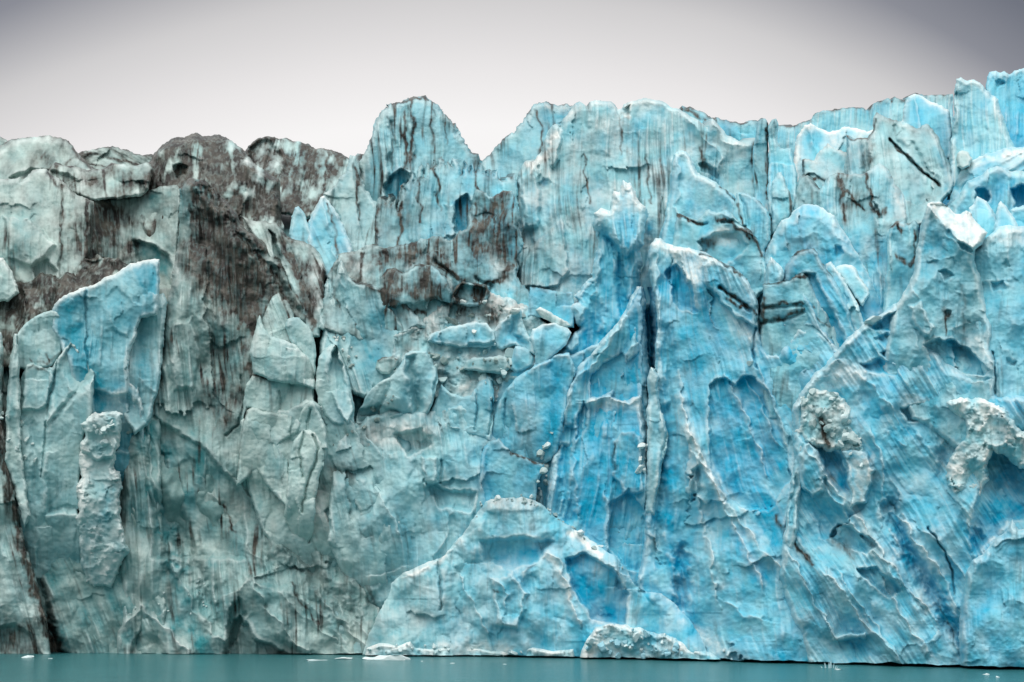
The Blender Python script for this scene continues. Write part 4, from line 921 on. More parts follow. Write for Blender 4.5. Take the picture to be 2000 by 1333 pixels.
@S2 p .9 6 1198,860 1214,846 1240,844 1256,862 1254,960 1220,966 1198,930
@S2 D .12 16 1198,860 1214,846 1240,844 1256,862 1254,960 1220,966
@S2 d .7 4 1200,866 1197,890 1200,920
@S2 r 1.2 6 1186,970 1190,1000 1183,1030 1185,1070
@S2 p -1.0 6 1188,985 1230,960 1258,1000 1258,1120 1225,1110 1190,1070
@S2 g 1.2 12 1110,840 1100,920 1108,1010
@S2 r 1.0 10 1130,860 1120,930 1130,1000
@S2 B .3 20 1150,900 1180,940 1170,1040 1110,1000
@S2 r 1.2 10 1254,790 1262,900 1260,980
# ---- deep blue crevasse
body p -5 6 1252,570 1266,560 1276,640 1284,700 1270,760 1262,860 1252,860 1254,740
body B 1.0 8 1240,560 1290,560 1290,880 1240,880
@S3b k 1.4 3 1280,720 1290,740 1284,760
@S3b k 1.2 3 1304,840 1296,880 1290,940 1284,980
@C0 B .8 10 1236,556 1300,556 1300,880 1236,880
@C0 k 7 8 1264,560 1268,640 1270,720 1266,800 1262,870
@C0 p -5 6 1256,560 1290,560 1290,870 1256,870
@S1 W .08 14 1160,420 1200,400 1240,400 1262,430 1240,470 1210,480
# ---- fan wall
@S3 W .5 14 1268,480 1290,466 1330,482 1400,506 1375,520 1376,560 1340,540 1310,500
@S3 p 1.2 5 1372,516 1400,502 1440,530 1470,556 1482,600 1480,640 1440,620 1400,580 1374,548
@S3 W .3 10 1400,590 1440,625 1480,650 1480,690 1440,660
@S3 d 1 5 1408,562 1430,578 1462,602 1476,612
@S3 k 1.5 4 1405,562 1430,578 1466,606
@S3 d .9 5 1420,584 1440,596 1458,594
@S3 d 1 3 1366,496 1400,506 1430,522 1456,544
@S3 k 1.2 2.6 1478,600 1476,640 1470,680 1478,720
@S3 B .55 10 1300,530 1320,520 1350,560 1340,580 1310,580
@S3 B .55 10 1330,560 1350,550 1356,600 1330,600
@S3 B .4 14 1370,560 1390,620 1420,680 1380,640 1350,580
@S3 p -1.2 8 1300,530 1320,515 1352,560 1360,610 1325,600
@S3 r 1.2 9 1276,470 1284,540 1284,640 1278,720
@S3 g .8 12 1300,640 1310,720 1306,800
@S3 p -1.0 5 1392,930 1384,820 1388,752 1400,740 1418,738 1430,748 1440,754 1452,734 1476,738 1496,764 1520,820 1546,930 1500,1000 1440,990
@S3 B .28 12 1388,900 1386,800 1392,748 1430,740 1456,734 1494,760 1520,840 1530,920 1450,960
@S3 r 1.1 6 1422,734 1450,800 1480,870 1500,930
@S3 r 1.1 6 1452,728 1490,800 1526,880 1545,930
@S3 r 1.0 6 1478,712 1510,780 1536,850
@S3 r 1.6 12 1334,778 1344,850 1360,930 1376,1030 1400,1140
@S3 w .55 12 1334,778 1344,850 1360,930 1378,1030 1404,1140
@S3 r 1.4 7 1346,830 1372,900 1420,980 1480,1060 1540,1130
@S3 w .5 8 1346,830 1372,900 1420,980 1480,1060 1540,1130
@S3 r 1.2 6 1350,850 1388,930 1440,1040 1490,1140
@S3 w .5 7 1350,850 1388,930 1440,1040 1490,1140
@S3 w .4 6 1360,860 1410,940 1500,1060
@S3 w .4 5 1430,750 1460,830 1490,900
@S3 w .4 5 1470,720 1510,810 1540,880
@S3 B .45 14 1380,880 1440,880 1500,960 1530,1020 1480,1010 1420,950
@S3 B .4 14 1420,1030 1450,1040 1500,1130 1470,1130
@S3 b .4 12 1300,900 1306,990 1312,1080
@S3 g 1.6 14 1330,1080 1338,1130 1330,1180
@S3 p -1.4 8 1350,920 1366,910 1370,960 1350,980
@S3 B .5 8 1300,1080 1330,1065 1350,1100 1346,1160 1310,1180
@S3 g 1.0 10 1290,900 1280,1000 1290,1100
@S3 r 1.2 10 1262,1000 1252,1060 1246,1130
@S3 d .8 5 1520,1010 1526,1030 1530,1050
@S3 r 1.0 8 1420,1180 1450,1200 1490,1210
@S3 W .5 12 1290,1240 1330,1210 1380,1230 1420,1270 1420,1290 1290,1290
# ---- right prow
@S10 B .4 26 1660,470 1750,470 1750,620 1690,600
@R1 w .3 4 1736,640 1756,586 1776,556 1790,500 1800,430 1812,398
@R1 f 0 .5 6 1812,398 1850,402 1874,420 1894,416 1928,456 1904,490 1870,470 1836,430
@R1 W .7 8 1812,396 1850,400 1876,420 1894,414 1930,456 1904,490 1870,462 1830,420
@R1 B .3 14 1800,430 1830,430 1850,480 1830,540 1800,520
@R1 r 1.2 7 1812,398 1836,430 1858,470 1890,496 1906,510
@R1 p -1.4 6 1836,532 1850,526 1862,540 1846,548
@R1 p -2.6 3.5 1843,610 1850,606 1858,610 1856,618 1848,620
@R1 D 1.1 4 1843,610 1850,606 1858,610 1856,618 1848,620
@R1 p -2.6 3 1889,626 1895,624 1896,632 1890,633
@R1 d .8 3 1850,620 1848,650
@R1 d .4 7 1880,560 1884,640 1880,680
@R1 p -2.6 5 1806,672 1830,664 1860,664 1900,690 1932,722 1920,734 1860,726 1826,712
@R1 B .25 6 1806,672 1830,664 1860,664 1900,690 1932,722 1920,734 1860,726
@R1 p 1.2 8 1776,600 1800,590 1826,640 1816,660 1784,640
@R1 r .9 7 1790,570 1812,620 1830,660
@R1 W .4 12 1860,640 1920,660 1940,720 1900,680
@R1 d .5 6 1746,436 1770,434 1790,450
@R2 p -1.4 5 1958,512 1964,506 1970,520 1962,524
@R2 p -1.2 5 1936,552 1958,548 1962,564 1944,570
@R2 p -1.4 5 1966,700 1986,704 1982,714 1968,712
@R2 k 1.2 2.2 1938,690 1942,740 1944,770
@R2 W .4 14 1930,465 1980,445 2060,455 2060,490 1970,480
@S11 d 1 5 1736,444 1750,436 1752,450 1764,456
@S11 d 1 6 1748,500 1756,510 1780,516 1790,505
@S11 d .9 4 1786,450 1788,500 1780,516
@S11 W .7 6 1738,438 1756,432 1766,440 1750,446
# ---- lower right flank
@R3 r 1.6 8 1550,795 1580,745 1622,696 1690,632 1760,592
@R3 w .35 5 1550,795 1580,745 1622,696 1690,632 1760,592
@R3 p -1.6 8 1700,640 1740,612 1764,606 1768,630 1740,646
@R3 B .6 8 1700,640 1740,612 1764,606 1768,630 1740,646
@R3 p -1.4 8 1708,662 1730,650 1742,664 1726,672
@R3 p -1.4 8 1684,712 1720,700 1752,716 1750,730 1700,728
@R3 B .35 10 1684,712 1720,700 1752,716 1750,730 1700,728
@R3 p -1.4 8 1722,690 1750,680 1764,700 1740,708
@R3 W .4 12 1600,740 1660,700 1700,740 1640,760
@R3 r 1.0 8 1690,740 1740,790 1760,830
@R3 p -1.8 7 1760,800 1800,790 1830,800 1812,820 1775,822
@R3 W .4 8 1762,775 1800,770 1830,800 1800,800
@R3 g 1.7 15 1735,990 1762,1050 1800,1120 1840,1190 1880,1250 1920,1310
@R3 b .4 16 1735,990 1762,1050 1800,1120 1840,1190 1880,1250
@R3 r 1.8 9 1755,1005 1790,1060 1834,1110 1870,1180
@R3 w .5 9 1762,1010 1796,1064 1840,1116
@R3 r 1.4 7 1570,870 1620,940 1680,1020 1740,1100 1800,1180
@R3 w .5 9 1590,890 1640,960 1690,1030 1750,1110 1810,1190
@R3 r 1.2 6 1620,960 1680,1040 1750,1130
@R3 r 1.4 6 1620,1120 1660,1180 1700,1230 1760,1290
@R3 w .5 7 1620,1120 1660,1180 1700,1230
@R3 r 1.4 6 1550,1100 1590,1170 1630,1240
@R3 r 1.4 6 1640,1120 1690,1200 1750,1270
@R3 w .4 7 1730,1140 1760,1200 1820,1280
@R3 r 1.2 6 1728,1140 1760,1200 1810,1270
@R3 p -2.2 6 1622,1050 1634,1026 1656,1030 1690,1044 1712,1066 1690,1080 1650,1066
@R3 D .6 8 1622,1056 1640,1050 1672,1080 1668,1092 1640,1070
@R3 D .3 9 1552,1060 1570,1070 1588,1104 1570,1090
@R3 d .8 6 1552,1060 1566,1080 1586,1104
@R3 p -1.6 6 1672,1110 1710,1110 1760,1150 1740,1168 1700,1140
@R3 p 1.4 6 1560,890 1580,860 1612,900 1606,960 1590,970 1564,950
@R3 p 1.6 6 1644,880 1690,880 1706,920 1690,980 1664,990 1656,930
@R3 r 1.2 6 1704,850 1724,900 1728,960 1722,1010
@R3 W .5 8 1660,900 1700,890 1700,930 1680,980
@R3 p -2 8 1590,860 1640,890 1660,960 1640,960 1610,920
@R3 B .4 10 1590,870 1640,900 1660,960 1620,930
@R3 p 1.3 5 1612,1208 1632,1240 1688,1238 1690,1248 1630,1252
@R3 B .4 16 1960,880 1990,900 2040,920 2040,1010 1970,1020 1920,1090 1900,1050 1930,970
@R3 p -1.8 12 1930,890 1966,880 2050,930 2050,1000 1970,1020 1900,1080 1900,1020
@R3 g 1.2 14 1860,790 1850,860 1840,920
@R3 k 1.4 2.2 1812,1030 1840,1070 1860,1110 1862,1160
@R3 r 1.0 7 1880,1120 1830,1060 1800,1035
@R3 D .22 16 1830,1180 1870,1230 1930,1300 1880,1300
@R3 d .5 4 1836,1190 1858,1230 1862,1260
@R6 r .9 10 1880,1110 1940,1055 1976,1020
@R4 D .6 9 1596,800 1616,810 1620,870 1610,870 1600,830
@R4 d .8 8 1604,820 1612,850 1616,872
@R4 D .3 8 1645,890 1690,930 1685,940 1650,910
@R7 g .8 5 1555,870 1552,940 1546,1020
# ---- centre blocks
@C3 g 1.2 10 800,700 806,750 816,800
@C3 r 1.0 8 790,695 800,760 812,810
@C3 k 1.2 3 856,725 848,760 846,790 832,820
@C3 p -1.0 6 700,800 740,790 780,806 740,822 700,826
@C4b k 1.3 2.4 962,780 958,820 955,850
@C4b k 1.0 2.2 930,750 932,800 928,840
@C4b k 1.2 2.4 985,800 990,830 985,850
@C4 r .8 8 1040,720 1080,700 1110,696
@C4 k 1.0 2.4 988,780 984,820 990,840
@C4 b .3 24 1080,720 1090,790 1070,860
@C4 W .2 20 990,790 1040,760 1060,820 1020,870
@C5 k 1.0 2.2 862,900 860,940
@C5 W .5 16 720,830 790,820 860,840 840,870 760,870 700,880
@C5 D .3 12 690,850 720,830 760,820 720,870
@C5 p -1.8 8 770,850 820,840 840,870 800,890
@C5 p -1.6 8 830,940 880,960 930,960 920,1000 860,990
@C5 r 1.0 8 820,880 830,920 826,960
@C5 p 1.2 6 822,890 850,896 856,940 830,950
@C5 r 1 7 740,960 760,1000 780,1040
@C5 r 1 7 880,1000 870,1050 850,1090
@C6 d .9 4 1000,886 1030,898 1060,906
@C6 D .2 14 1000,900 1060,910 1050,940 1000,930
@C6 b .4 10 945,880 945,940 950,970
@C1a p -1 5 850,672 900,676 966,668 966,690 880,690
@C1b g 1 8 1000,620 1000,650 1030,680
@C2 D .5 10 880,600 940,590 960,600 900,620
@C2 W .6 10 900,596 960,576 1020,600 1000,620 930,610
@C2 D .4 8 950,610 1010,620 1000,640 950,630
# ---- foreground mound
@C7 D .35 9 930,1000 948,974 1010,968 1050,974 1060,990 1010,984 960,984
@C7 W .3 10 926,1010 950,978 1010,972 1060,988 1010,1000 960,996
@C7 p .3 12 930,990 960,972 1040,972 1064,992 1020,1000 960,1000
@C7 W .8 8 1110,1046 1130,1036 1180,1080 1170,1092
@C7 D .2 6 1062,988 1100,1020 1090,1026 1060,1000
@C7 r 1.6 9 800,1124 846,1100 866,1090 900,1056
@C7 W .6 7 798,1118 846,1096 866,1088 860,1098 810,1126
@C7 r 1.5 8 1030,1110 1072,1082 1096,1104 1110,1150 1130,1210
@C7 W .5 10 1060,1085 1076,1082 1110,1140 1136,1220 1110,1190 1090,1120
@C7 p -2.2 8 1106,1094 1140,1080 1196,1110 1224,1160 1220,1220 1160,1210 1120,1150
@C7 B .4 10 1106,1094 1140,1080 1196,1110 1224,1160 1220,1220 1160,1210 1120,1150
@C7 p -1.4 10 940,1060 1020,1050 1080,1060 1050,1096 1000,1110 950,1096
@C7 B .25 12 960,1080 1020,1070 1070,1070 1030,1120 980,1110
@C7 r 1.1 8 960,1130 990,1160 980,1220
@C7 r 1.1 8 900,1130 930,1190 950,1240
@C7 k 1.4 2.4 856,1098 858,1130 862,1170 860,1190
@C7 p 1.2 10 960,1130 1000,1120 1030,1160 1010,1230 970,1220
@C7 D .9 2.5 960,1154 968,1152 972,1157 964,1160
@C7 r 1.4 10 1230,1130 1262,1150 1296,1140 1330,1085
@C7 D .12 20 780,1160 860,1160 880,1240 800,1240
@C7 W .5 12 860,1260 940,1250 1000,1262 1000,1284 860,1284
""".replace('\nbody ', '\n@body '))

parse_strokes("""
@M10 D .4 30 350,360 420,370 500,470 570,560 600,640 600,740 480,760 400,700 350,600
@M10 D .3 24 400,740 480,730 470,860 420,860
@M10 D .1 30 330,900 420,920 600,1120 700,1240 560,1240 420,1100
@L6b D .1 30 620,1020 760,1140 820,1240 700,1240 600,1100
@M20 D .25 14 560,900 640,900 700,930 680,980 600,960
@M11 D .5 14 540,450 600,500 620,600 590,600
@M4 D .2 24 650,500 760,480 900,470 1000,420 1010,540 900,590 760,580 660,560
@A3 d .8 4 150,300 200,305 250,318 290,330
@A3 d .7 3 170,318 220,325 280,345
@A2 D .3 16 60,300 130,290 170,340 100,350
@M8 D .8 14 -60,560 60,550 150,520 240,520 100,600 0,620
""")

parse_strokes("""
@S1 B .25 30 1130,650 1180,600 1230,580 1262,560 1262,860 1090,860
@S2 B .2 24 1100,840 1180,780 1250,780 1260,960 1180,1060 1090,980
@A4 d .9 6 378,262 366,290 372,330
@A4 d .8 6 430,268 440,300 446,350
@A5 d .8 5 600,284 604,320 596,370
@A5 d .8 5 640,294 640,330 630,370
@M5 D .35 14 120,400 175,400 170,520 120,540
@M10 d .9 4 372,400 376,470 382,520
@M10 d .9 4 480,500 476,560 470,620
@M10 d .8 4 448,430 452,500 456,560
@M4 d .8 4 706,496 704,540 700,580
@M4 d .8 4 930,400 926,450 930,500
@M4 d .7 4 960,390 966,440 960,490
@M2 d .8 4 930,330 932,370 926,400
@M2 d .8 4 820,345 818,390 822,430
@M1 d .8 4 696,330 698,380 704,430
""")
# ================================================================ build
SKY_STOPS = [(0.0, (.90, .885, .87)), (.315, (.985, .965, .955)), (.35, (.86, .835, .83)), (.392, (.66, .645, .645)), (.437, (.27, .275, .31)), (.475, (.16, .17, .205)), (.58, (.7, .71, .73)), (1.0, (1.3, 1.31, 1.33))]
SKY_SIDE, SKY_GAIN, SUN_E, EXPO = 1.1, 1.0, 2.3, 0.

# glacier body behind the seracs
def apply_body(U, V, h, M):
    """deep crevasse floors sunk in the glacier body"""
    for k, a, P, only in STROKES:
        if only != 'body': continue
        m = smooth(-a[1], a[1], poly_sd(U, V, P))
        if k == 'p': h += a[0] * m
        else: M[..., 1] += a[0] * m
def body():
    U, V = np.meshgrid(np.concatenate([np.arange(-900, -60, 12.), np.arange(-60, 2064, 4.), np.arange(2064, 2900, 12.)]), np.arange(330, 1420, 4.))
    sky = np.interp(U, [-900, 0, 300, 480, 700, 930, 1060, 1400, 1560, 1860, 2000, 2900], [360, 380, 400, 380, 390, 420, 300, 320, 310, 250, 260, 260])
    f = (V - 330) / 1000.
    v = sky + (1345 - sky) * np.clip(f, 0, 1.06)
    d = np.interp(v, [200, 350, 450, 560, 700, 900, 1345], [58, 54, 32, 19, 9.5, 6, 3.5])
    h = 2.5 * fbm(U / 130, V / 160, 201, 4) + .8 * 60 * MPP * chips(U / 60, V / 110, 205) 
    h = h + .5 * 20 * MPP * chips(U / 20, V / 30, 209) + .15 * fbm(U / 12, V / 16, 211, 3)
    M0 = np.zeros(U.shape + (4,)); apply_body(U, V, h, M0)
    Y = yface(U) + ybase(U) + d - h
    co = world(U, v, Y).reshape(-1, 3)
    H, W = U.shape
    # ice surface running back from the crest
    back = []
    top = world(U[0], v[0], Y[0])
    rows = [co]
    for k, (dy, dz) in enumerate(((25, 1), (80, 3), (220, 6), (600, 10), (1500, 18))):
        r = top.copy(); r[:, 1] += dy; r[:, 0] *= 1 + dy / 900.; r[:, 2] = top[:, 2].mean() * .15 + top[:, 2] * .85 - 3 + dz * .3 + 2 * noise(U[0] / 60, U[0] * 0 + k, 77)
        rows.insert(0, r)
    n = len(rows) - 1
    co = np.concatenate(rows)
    Ht = H + n
    idx = np.arange(Ht * W).reshape(Ht, W)
    q = np.stack([idx[:-1, :-1], idx[1:, :-1], idx[1:, 1:], idx[:-1, 1:]], -1).reshape(-1, 4)
    M = np.zeros((Ht * W, 4)); uu = np.concatenate([np.tile(U[0], n), U.ravel()]); vv = np.concatenate([np.full(W * n, 300.), v.ravel()])
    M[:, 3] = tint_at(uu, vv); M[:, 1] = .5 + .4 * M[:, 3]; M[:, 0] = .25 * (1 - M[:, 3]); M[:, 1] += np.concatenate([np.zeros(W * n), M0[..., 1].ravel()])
    me = make_mesh('glacier', co, q, (), M)
    o = bpy.data.objects.new('glacier', me); C.objects.link(o); o['kind'] = 'structure'
body()
for n, f in enumerate(FEATS):
    build_ice(n, *f)

# lake
def lake():
    m, nt = new_mat('glacial_water'); L = nt.links.new
    tc = nd(nt, 'ShaderNodeTexCoord'); mp = nd(nt, 'ShaderNodeMapping'); mp.inputs['Scale'].default_value = (.5, 1.0, 1); L(tc.outputs['Object'], mp.inputs[0])
    n1 = nd(nt, 'ShaderNodeTexNoise', i_Scale=.9, i_Detail=6., i_Roughness=.65); L(mp.outputs[0], n1.inputs['Vector'])
    mp2 = nd(nt, 'ShaderNodeMapping'); mp2.inputs['Scale'].default_value = (.12, .5, 1); L(tc.outputs['Object'], mp2.inputs[0])
    n2 = nd(nt, 'ShaderNodeTexNoise', i_Scale=1., i_Detail=6., i_Roughness=.65); L(mp2.outputs[0], n2.inputs['Vector'])
    b = nd(nt, 'ShaderNodeBump', i_Strength=1., i_Distance=.4); L(n1.outputs['Fac'], b.inputs['Height'])
    c = mixc(nt, n2.outputs['Fac'], srgb(18, 78, 86), srgb(66, 130, 132))
    p = nd(nt, 'ShaderNodeBsdfPrincipled', i_Roughness=.15, i_IOR=1.33); L(c, p.inputs['Base Color']); L(b.outputs[0], p.inputs['Normal'])
    o = nd(nt, 'ShaderNodeOutputMaterial'); L(p.outputs[0], o.inputs[0])
    xs = np.concatenate([[-4000, -1500, -600], np.linspace(-300, 300, 61), [600, 1500, 4000]]); ys = np.concatenate([[-3000, -800, -200], np.linspace(-50, 260, 63)])
    X, Yy = np.meshgrid(xs, ys); H, W = X.shape; idx = np.arange(H * W).reshape(H, W)
    q = np.stack([idx[:-1, :-1], idx[:-1, 1:], idx[1:, 1:], idx[1:, :-1]], -1).reshape(-1, 4)
    me = make_mesh('lake_water', np.stack([X, Yy, 0 * X], -1).reshape(-1, 3), q, (), None, m)
    o = bpy.data.objects.new('lake_water', me); C.objects.link(o); o['kind'] = 'structure'
lake()
# ================================================================ loose ice: rubble blocks and floes
def chunk_mesh(name, seed, mask, sub=2, flat=0.):
    """angular ice block: a ball cut by random planes, then roughened; unit size"""
    r = np.random.RandomState(seed)
    bm = bmesh.new(); bmesh.ops.create_icosphere(bm, subdivisions=sub + 1, radius=1)
    nrm = r.normal(size=(11, 3)); nrm /= np.linalg.norm(nrm, axis=1)[:, None]; off = r.uniform(.28, .72, 11)
    for v in bm.verts:
        p = np.array(v.co)
        for n, d in zip(nrm, off):
            t = p @ n - d
            if t > 0: p = p - n * t * .96
        p *= 1 + .05 * float(noise(np.array([p[0] * 3 + p[2]]), np.array([p[1] * 3 - p[2]]), seed)[0])
        if flat and p[2] < -flat: p[2] = -flat
        v.co = p
    me = bpy.data.meshes.new(name); bm.to_mesh(me); bm.free()
    a = me.attributes.new('mask', 'FLOAT_COLOR', 'POINT')
    a.data.foreach_set('color', np.tile(np.array(mask, np.float32), len(me.vertices)))
    me.materials.append(ICE)
    for p in me.polygons: p.use_smooth = False
    return me

def seat(u, v):
    j = int(round((u - ZU0) / G)); i = int(round((v - ZV0) / G))
    w = ZB[max(i - 1, 0):i + 2, max(j - 1, 0):j + 2]
    w = w[w < 1e8]
    return float(np.median(w)) if w.size else None

def heap(n, poly, sizes, masks, group, labels, cat, seed, press=.45, name='ice_chunk', sq=(1, 1, .8)):
    """loose blocks scattered over one patch of the ice front, each an object of its own"""
    r = random.Random(seed); P = pts(poly); lo, hi = P.min(0), P.max(0)
    lib = [[chunk_mesh(name, seed * 7 + i + 40 * m, mk) for i in range(4)] for m, mk in enumerate(masks)]
    k = 0; tries = 0
    while k < n and tries < n * 40:
        tries += 1
        u = r.uniform(lo[0], hi[0]); v = r.uniform(lo[1], hi[1])
        if poly_sd(np.array([u]), np.array([v]), P)[0] < 0: continue
        Y = seat(u, v)
        if Y is None: continue
        s = sizes[0] + (sizes[1] - sizes[0]) * r.random() ** 2.4
        m = r.randrange(len(masks))
        o = bpy.data.objects.new(name, lib[m][r.randrange(4)]); C.objects.link(o)
        rad = s * MPP * .5
        o.location = world(np.array([u]), np.array([v]), np.array([Y - rad * press]))[0]
        o.scale = (rad * sq[0] * r.uniform(.8, 1.25), rad * sq[1] * r.uniform(.8, 1.2), rad * sq[2] * r.uniform(.8, 1.2))
        o.rotation_euler = (r.uniform(0, 6), r.uniform(0, 6), r.uniform(0, 6))
        tag(o, labels[m], cat, group, 'thing'); k += 1

heap(20, '850,600 905,585 950,575 1010,596 1040,606 1020,625 960,628 900,630 845,650', (7, 26), [(.1, .1, .7, .2), (.45, .05, .2, .1)], 'chunks on the centre snow shelf',
     ['white angular ice chunk on the dirty snow shelf under the brown slope', 'brown stained ice chunk on the dirty snow shelf under the brown slope'], 'ice chunk', 3)
heap(28, '835,690 880,684 960,682 1000,690 1000,735 930,740 900,735 860,745 838,720', (7, 30), [(.05, .3, .3, .25), (.35, .1, .1, .1)], 'rubble below the long teal block',
     ['pale teal ice chunk in the rubble below the long teal block', 'grey gritty ice chunk in the rubble below the long teal block'], 'ice chunk', 5)
heap(10, '940,735 990,720 985,775 965,790 945,760', (8, 26), [(.03, .3, .4, .35)], 'chunks above the vertical cracks', ['pale ice chunk piled above the vertical cracks near the smooth slab'], 'ice chunk', 8)
heap(12, '632,672 660,650 700,690 700,740 690,760 670,690', (7, 22), [(.12, .1, .6, .1), (.5, .05, .1, .05)], 'chunks by the squat pillar', ['white ice chunk heaped on the squat pillar by the black crevasse', 'dirty brown ice chunk heaped on the squat pillar by the black crevasse'], 'ice chunk', 9)
heap(16, '640,830 690,836 760,760 790,740 760,800 700,850 660,880 640,860', (5, 18), [(.25, .1, .3, .05), (.55, .0, .1, .05)], 'gravelly chunks on the ledge', ['pale ice crumb on the gravelly ledge under the leaning buttress', 'brown ice crumb on the gravelly ledge under the leaning buttress'], 'ice chunk', 10)
heap(18, '1046,890 1066,860 1082,840 1074,900 1068,960 1060,985 1040,975 1050,930', (9, 26), [(.03, .15, .7, .6), (.18, .1, .4, .3)], 'boulders in the gully', ['white ice boulder in the narrow gully left of the blue buttress', 'grey stained ice boulder in the narrow gully left of the blue buttress'], 'ice boulder', 11)
heap(29, '926,985 950,966 1040,966 1066,985 1120,1022 1180,1080 1230,1120 1190,1092 1120,1040 1060,992 960,985 920,1020', (6, 20), [(.02, .12, .85, .8), (.3, .05, .35, .4)], 'chunks on the mound crest', ['white ice chunk strewn along the crest of the lower mound', 'brown speckled ice chunk strewn along the crest of the lower mound'], 'ice chunk', 12)
heap(13, '1256,850 1270,860 1264,900 1258,950 1244,930 1250,880', (6, 20), [(.0, .2, .85, .9)], 'snow lumps in the crevasse foot', ['white snow lump jammed at the foot of the deep blue crevasse'], 'ice chunk', 13)
heap(36, '1562,780 1585,762 1640,780 1668,820 1690,900 1680,930 1640,870 1600,840 1570,820', (6, 26), [(.0, .15, .7, .7), (.22, .1, .4, .4)], 'crumbs on the right shoulder', ['white ice crumb stuck in the snow heap on the right shoulder', 'brown stained ice crumb stuck in the snow heap on the right shoulder'], 'ice chunk', 14)
heap(36, '1140,1275 1165,1228 1200,1220 1260,1234 1330,1255 1345,1285 1250,1284', (7, 28), [(.0, .2, .7, .9), (.0, .45, .3, .9)], 'blocks of the waterline snow bank', ['white ice chunk in the rubbly snow bank at the lower centre right waterline', 'light blue ice chunk in the rubbly snow bank at the lower centre right waterline'], 'ice chunk', 15)
heap(20, '710,1268 800,1258 920,1262 1040,1268 1120,1272 1120,1282 900,1280 710,1278', (7, 24), [(.02, .2, .6, .6)], 'clumps along the centre waterline', ['pale ice clump in the low fringe along the centre left waterline'], 'ice chunk', 16)
heap(14, '160,830 190,806 238,806 236,850 220,880 165,880', (9, 26), [(.0, .25, .6, .3)], 'lumps on the snow capped pillar', ['white snow lump on top of the crumbly pillar at the left'], 'ice chunk', 17)
heap(16, '240,1180 340,1150 420,1120 430,1180 340,1210 260,1215', (5, 14), [(.0, .3, .5, .15)], 'crumbs on the lower left face', ['small pale ice crumb clinging to the lower left face'], 'ice chunk', 18)
heap(11, '0,800 30,790 60,840 70,900 40,920 10,880', (8, 24), [(.08, .15, .5, .2)], 'chunks at the left edge', ['pale ice chunk lodged beside the black seam at the left edge'], 'ice chunk', 19)

# single boulders that can be told apart
def boulder(u, v, s, mask, label, seed, sq=(1.2, 1, .8), press=.6):
    Y = seat(u, v); rad = s * MPP * .5
    o = bpy.data.objects.new('ice_boulder', chunk_mesh('ice_boulder', seed, mask)); C.objects.link(o)
    o.location = world(np.array([u]), np.array([v]), np.array([Y - rad * press]))[0]; o.scale = [rad * q for q in sq]; o.rotation_euler = (0, 0, seed)
    tag(o, label, 'ice boulder', None, 'thing')
boulder(928, 648, 14, (.02, .05, .9, .3), 'round white ice boulder sitting on the long teal block', 71, (1, 1, 1))
boulder(882, 628, 30, (.6, .1, .1, .1), 'dark dirty ice boulder behind the left end of the long teal block', 72)
boulder(922, 616, 26, (.7, .1, .1, .1), 'dark grey ice boulder on the snow shelf right of the other dark one', 73)
boulder(1466, 710, 15, (.0, .1, .7, .8), 'small pale ice boulder stuck high on the striped fan wall', 74, (1, 1, 1))
boulder(1706, 626, 34, (.12, .15, .6, .8), 'dirt topped ice boulder perched on the edge of the right flank', 75, (1.4, 1, .6))
boulder(1630, 772, 22, (.0, .15, .7, .8), 'larger clean ice boulder above the snow heap on the right shoulder', 76)
boulder(1136, 1042, 20, (.0, .1, .9, .9), 'white squarish ice boulder balanced on the right slope of the mound', 77)
boulder(1172, 1068, 13, (.0, .1, .9, .9), 'small white ice boulder lower down the right slope of the mound', 78)

# ---- floes on the lake
def floe(u, v, w, hgt, dep, label, seed, mask=(.0, .18, .75, .7)):
    Y = FPX * CAMH / (v - HZ)
    me = chunk_mesh('ice_floe', seed, mask, 3, .25)
    for vt in me.vertices:                                             # a low slab with a raised, broken back
        x, y, z = vt.co
        k = .55 + .45 * float(noise(np.array([x * 2.3]), np.array([y * 2.1]), seed)[0]) + .35 * x * (1 if seed % 2 else -1)
        vt.co.z = z * max(k, .18) if z > 0 else z
    o = bpy.data.objects.new('ice_floe', me); C.objects.link(o)
    o.location = ((u - CU) / FPX * Y, Y, 0.0); s = w / FPX * Y / 2
    o.scale = (s, dep, hgt); tag(o, label, 'ice floe', None, 'thing')
floe(746, 1289, 114, 1.15, 1.8, 'largest white ice floe, humped at its left end, near the middle of the waterline', 31)
floe(672, 1287, 46, .4, 1.1, 'flat white ice floe just left of the largest floe', 32)
floe(614, 1290, 66, .16, 1.2, 'thin low ice floe, leftmost of the three beside the middle waterline', 34)
floe(50, 1285, 34, .5, .8, 'small white ice floe near the left edge of the lake', 35)
floe(98, 1287, 9, .2, .3, 'tiny ice bit floating right of the left edge floe', 36)
floe(884, 1296, 13, .14, .4, 'tiny ice floe right of the middle, left of a slightly wider one', 37)
floe(986, 1298, 18, .14, .4, 'tiny wide ice floe alone below the lower mound', 38)
floe(824, 1292, 10, .2, .3, 'tiny pointed ice bit close right of the largest floe', 39)
floe(1640, 1308, 20, .16, .4, 'small ice floe below the striped right flank beside the splash', 40)
floe(1926, 1318, 22, .18, .4, 'small white ice floe near the right edge of the lake', 41)
floe(1950, 1323, 9, .14, .3, 'tiny ice bit nearest the camera at the right', 42)
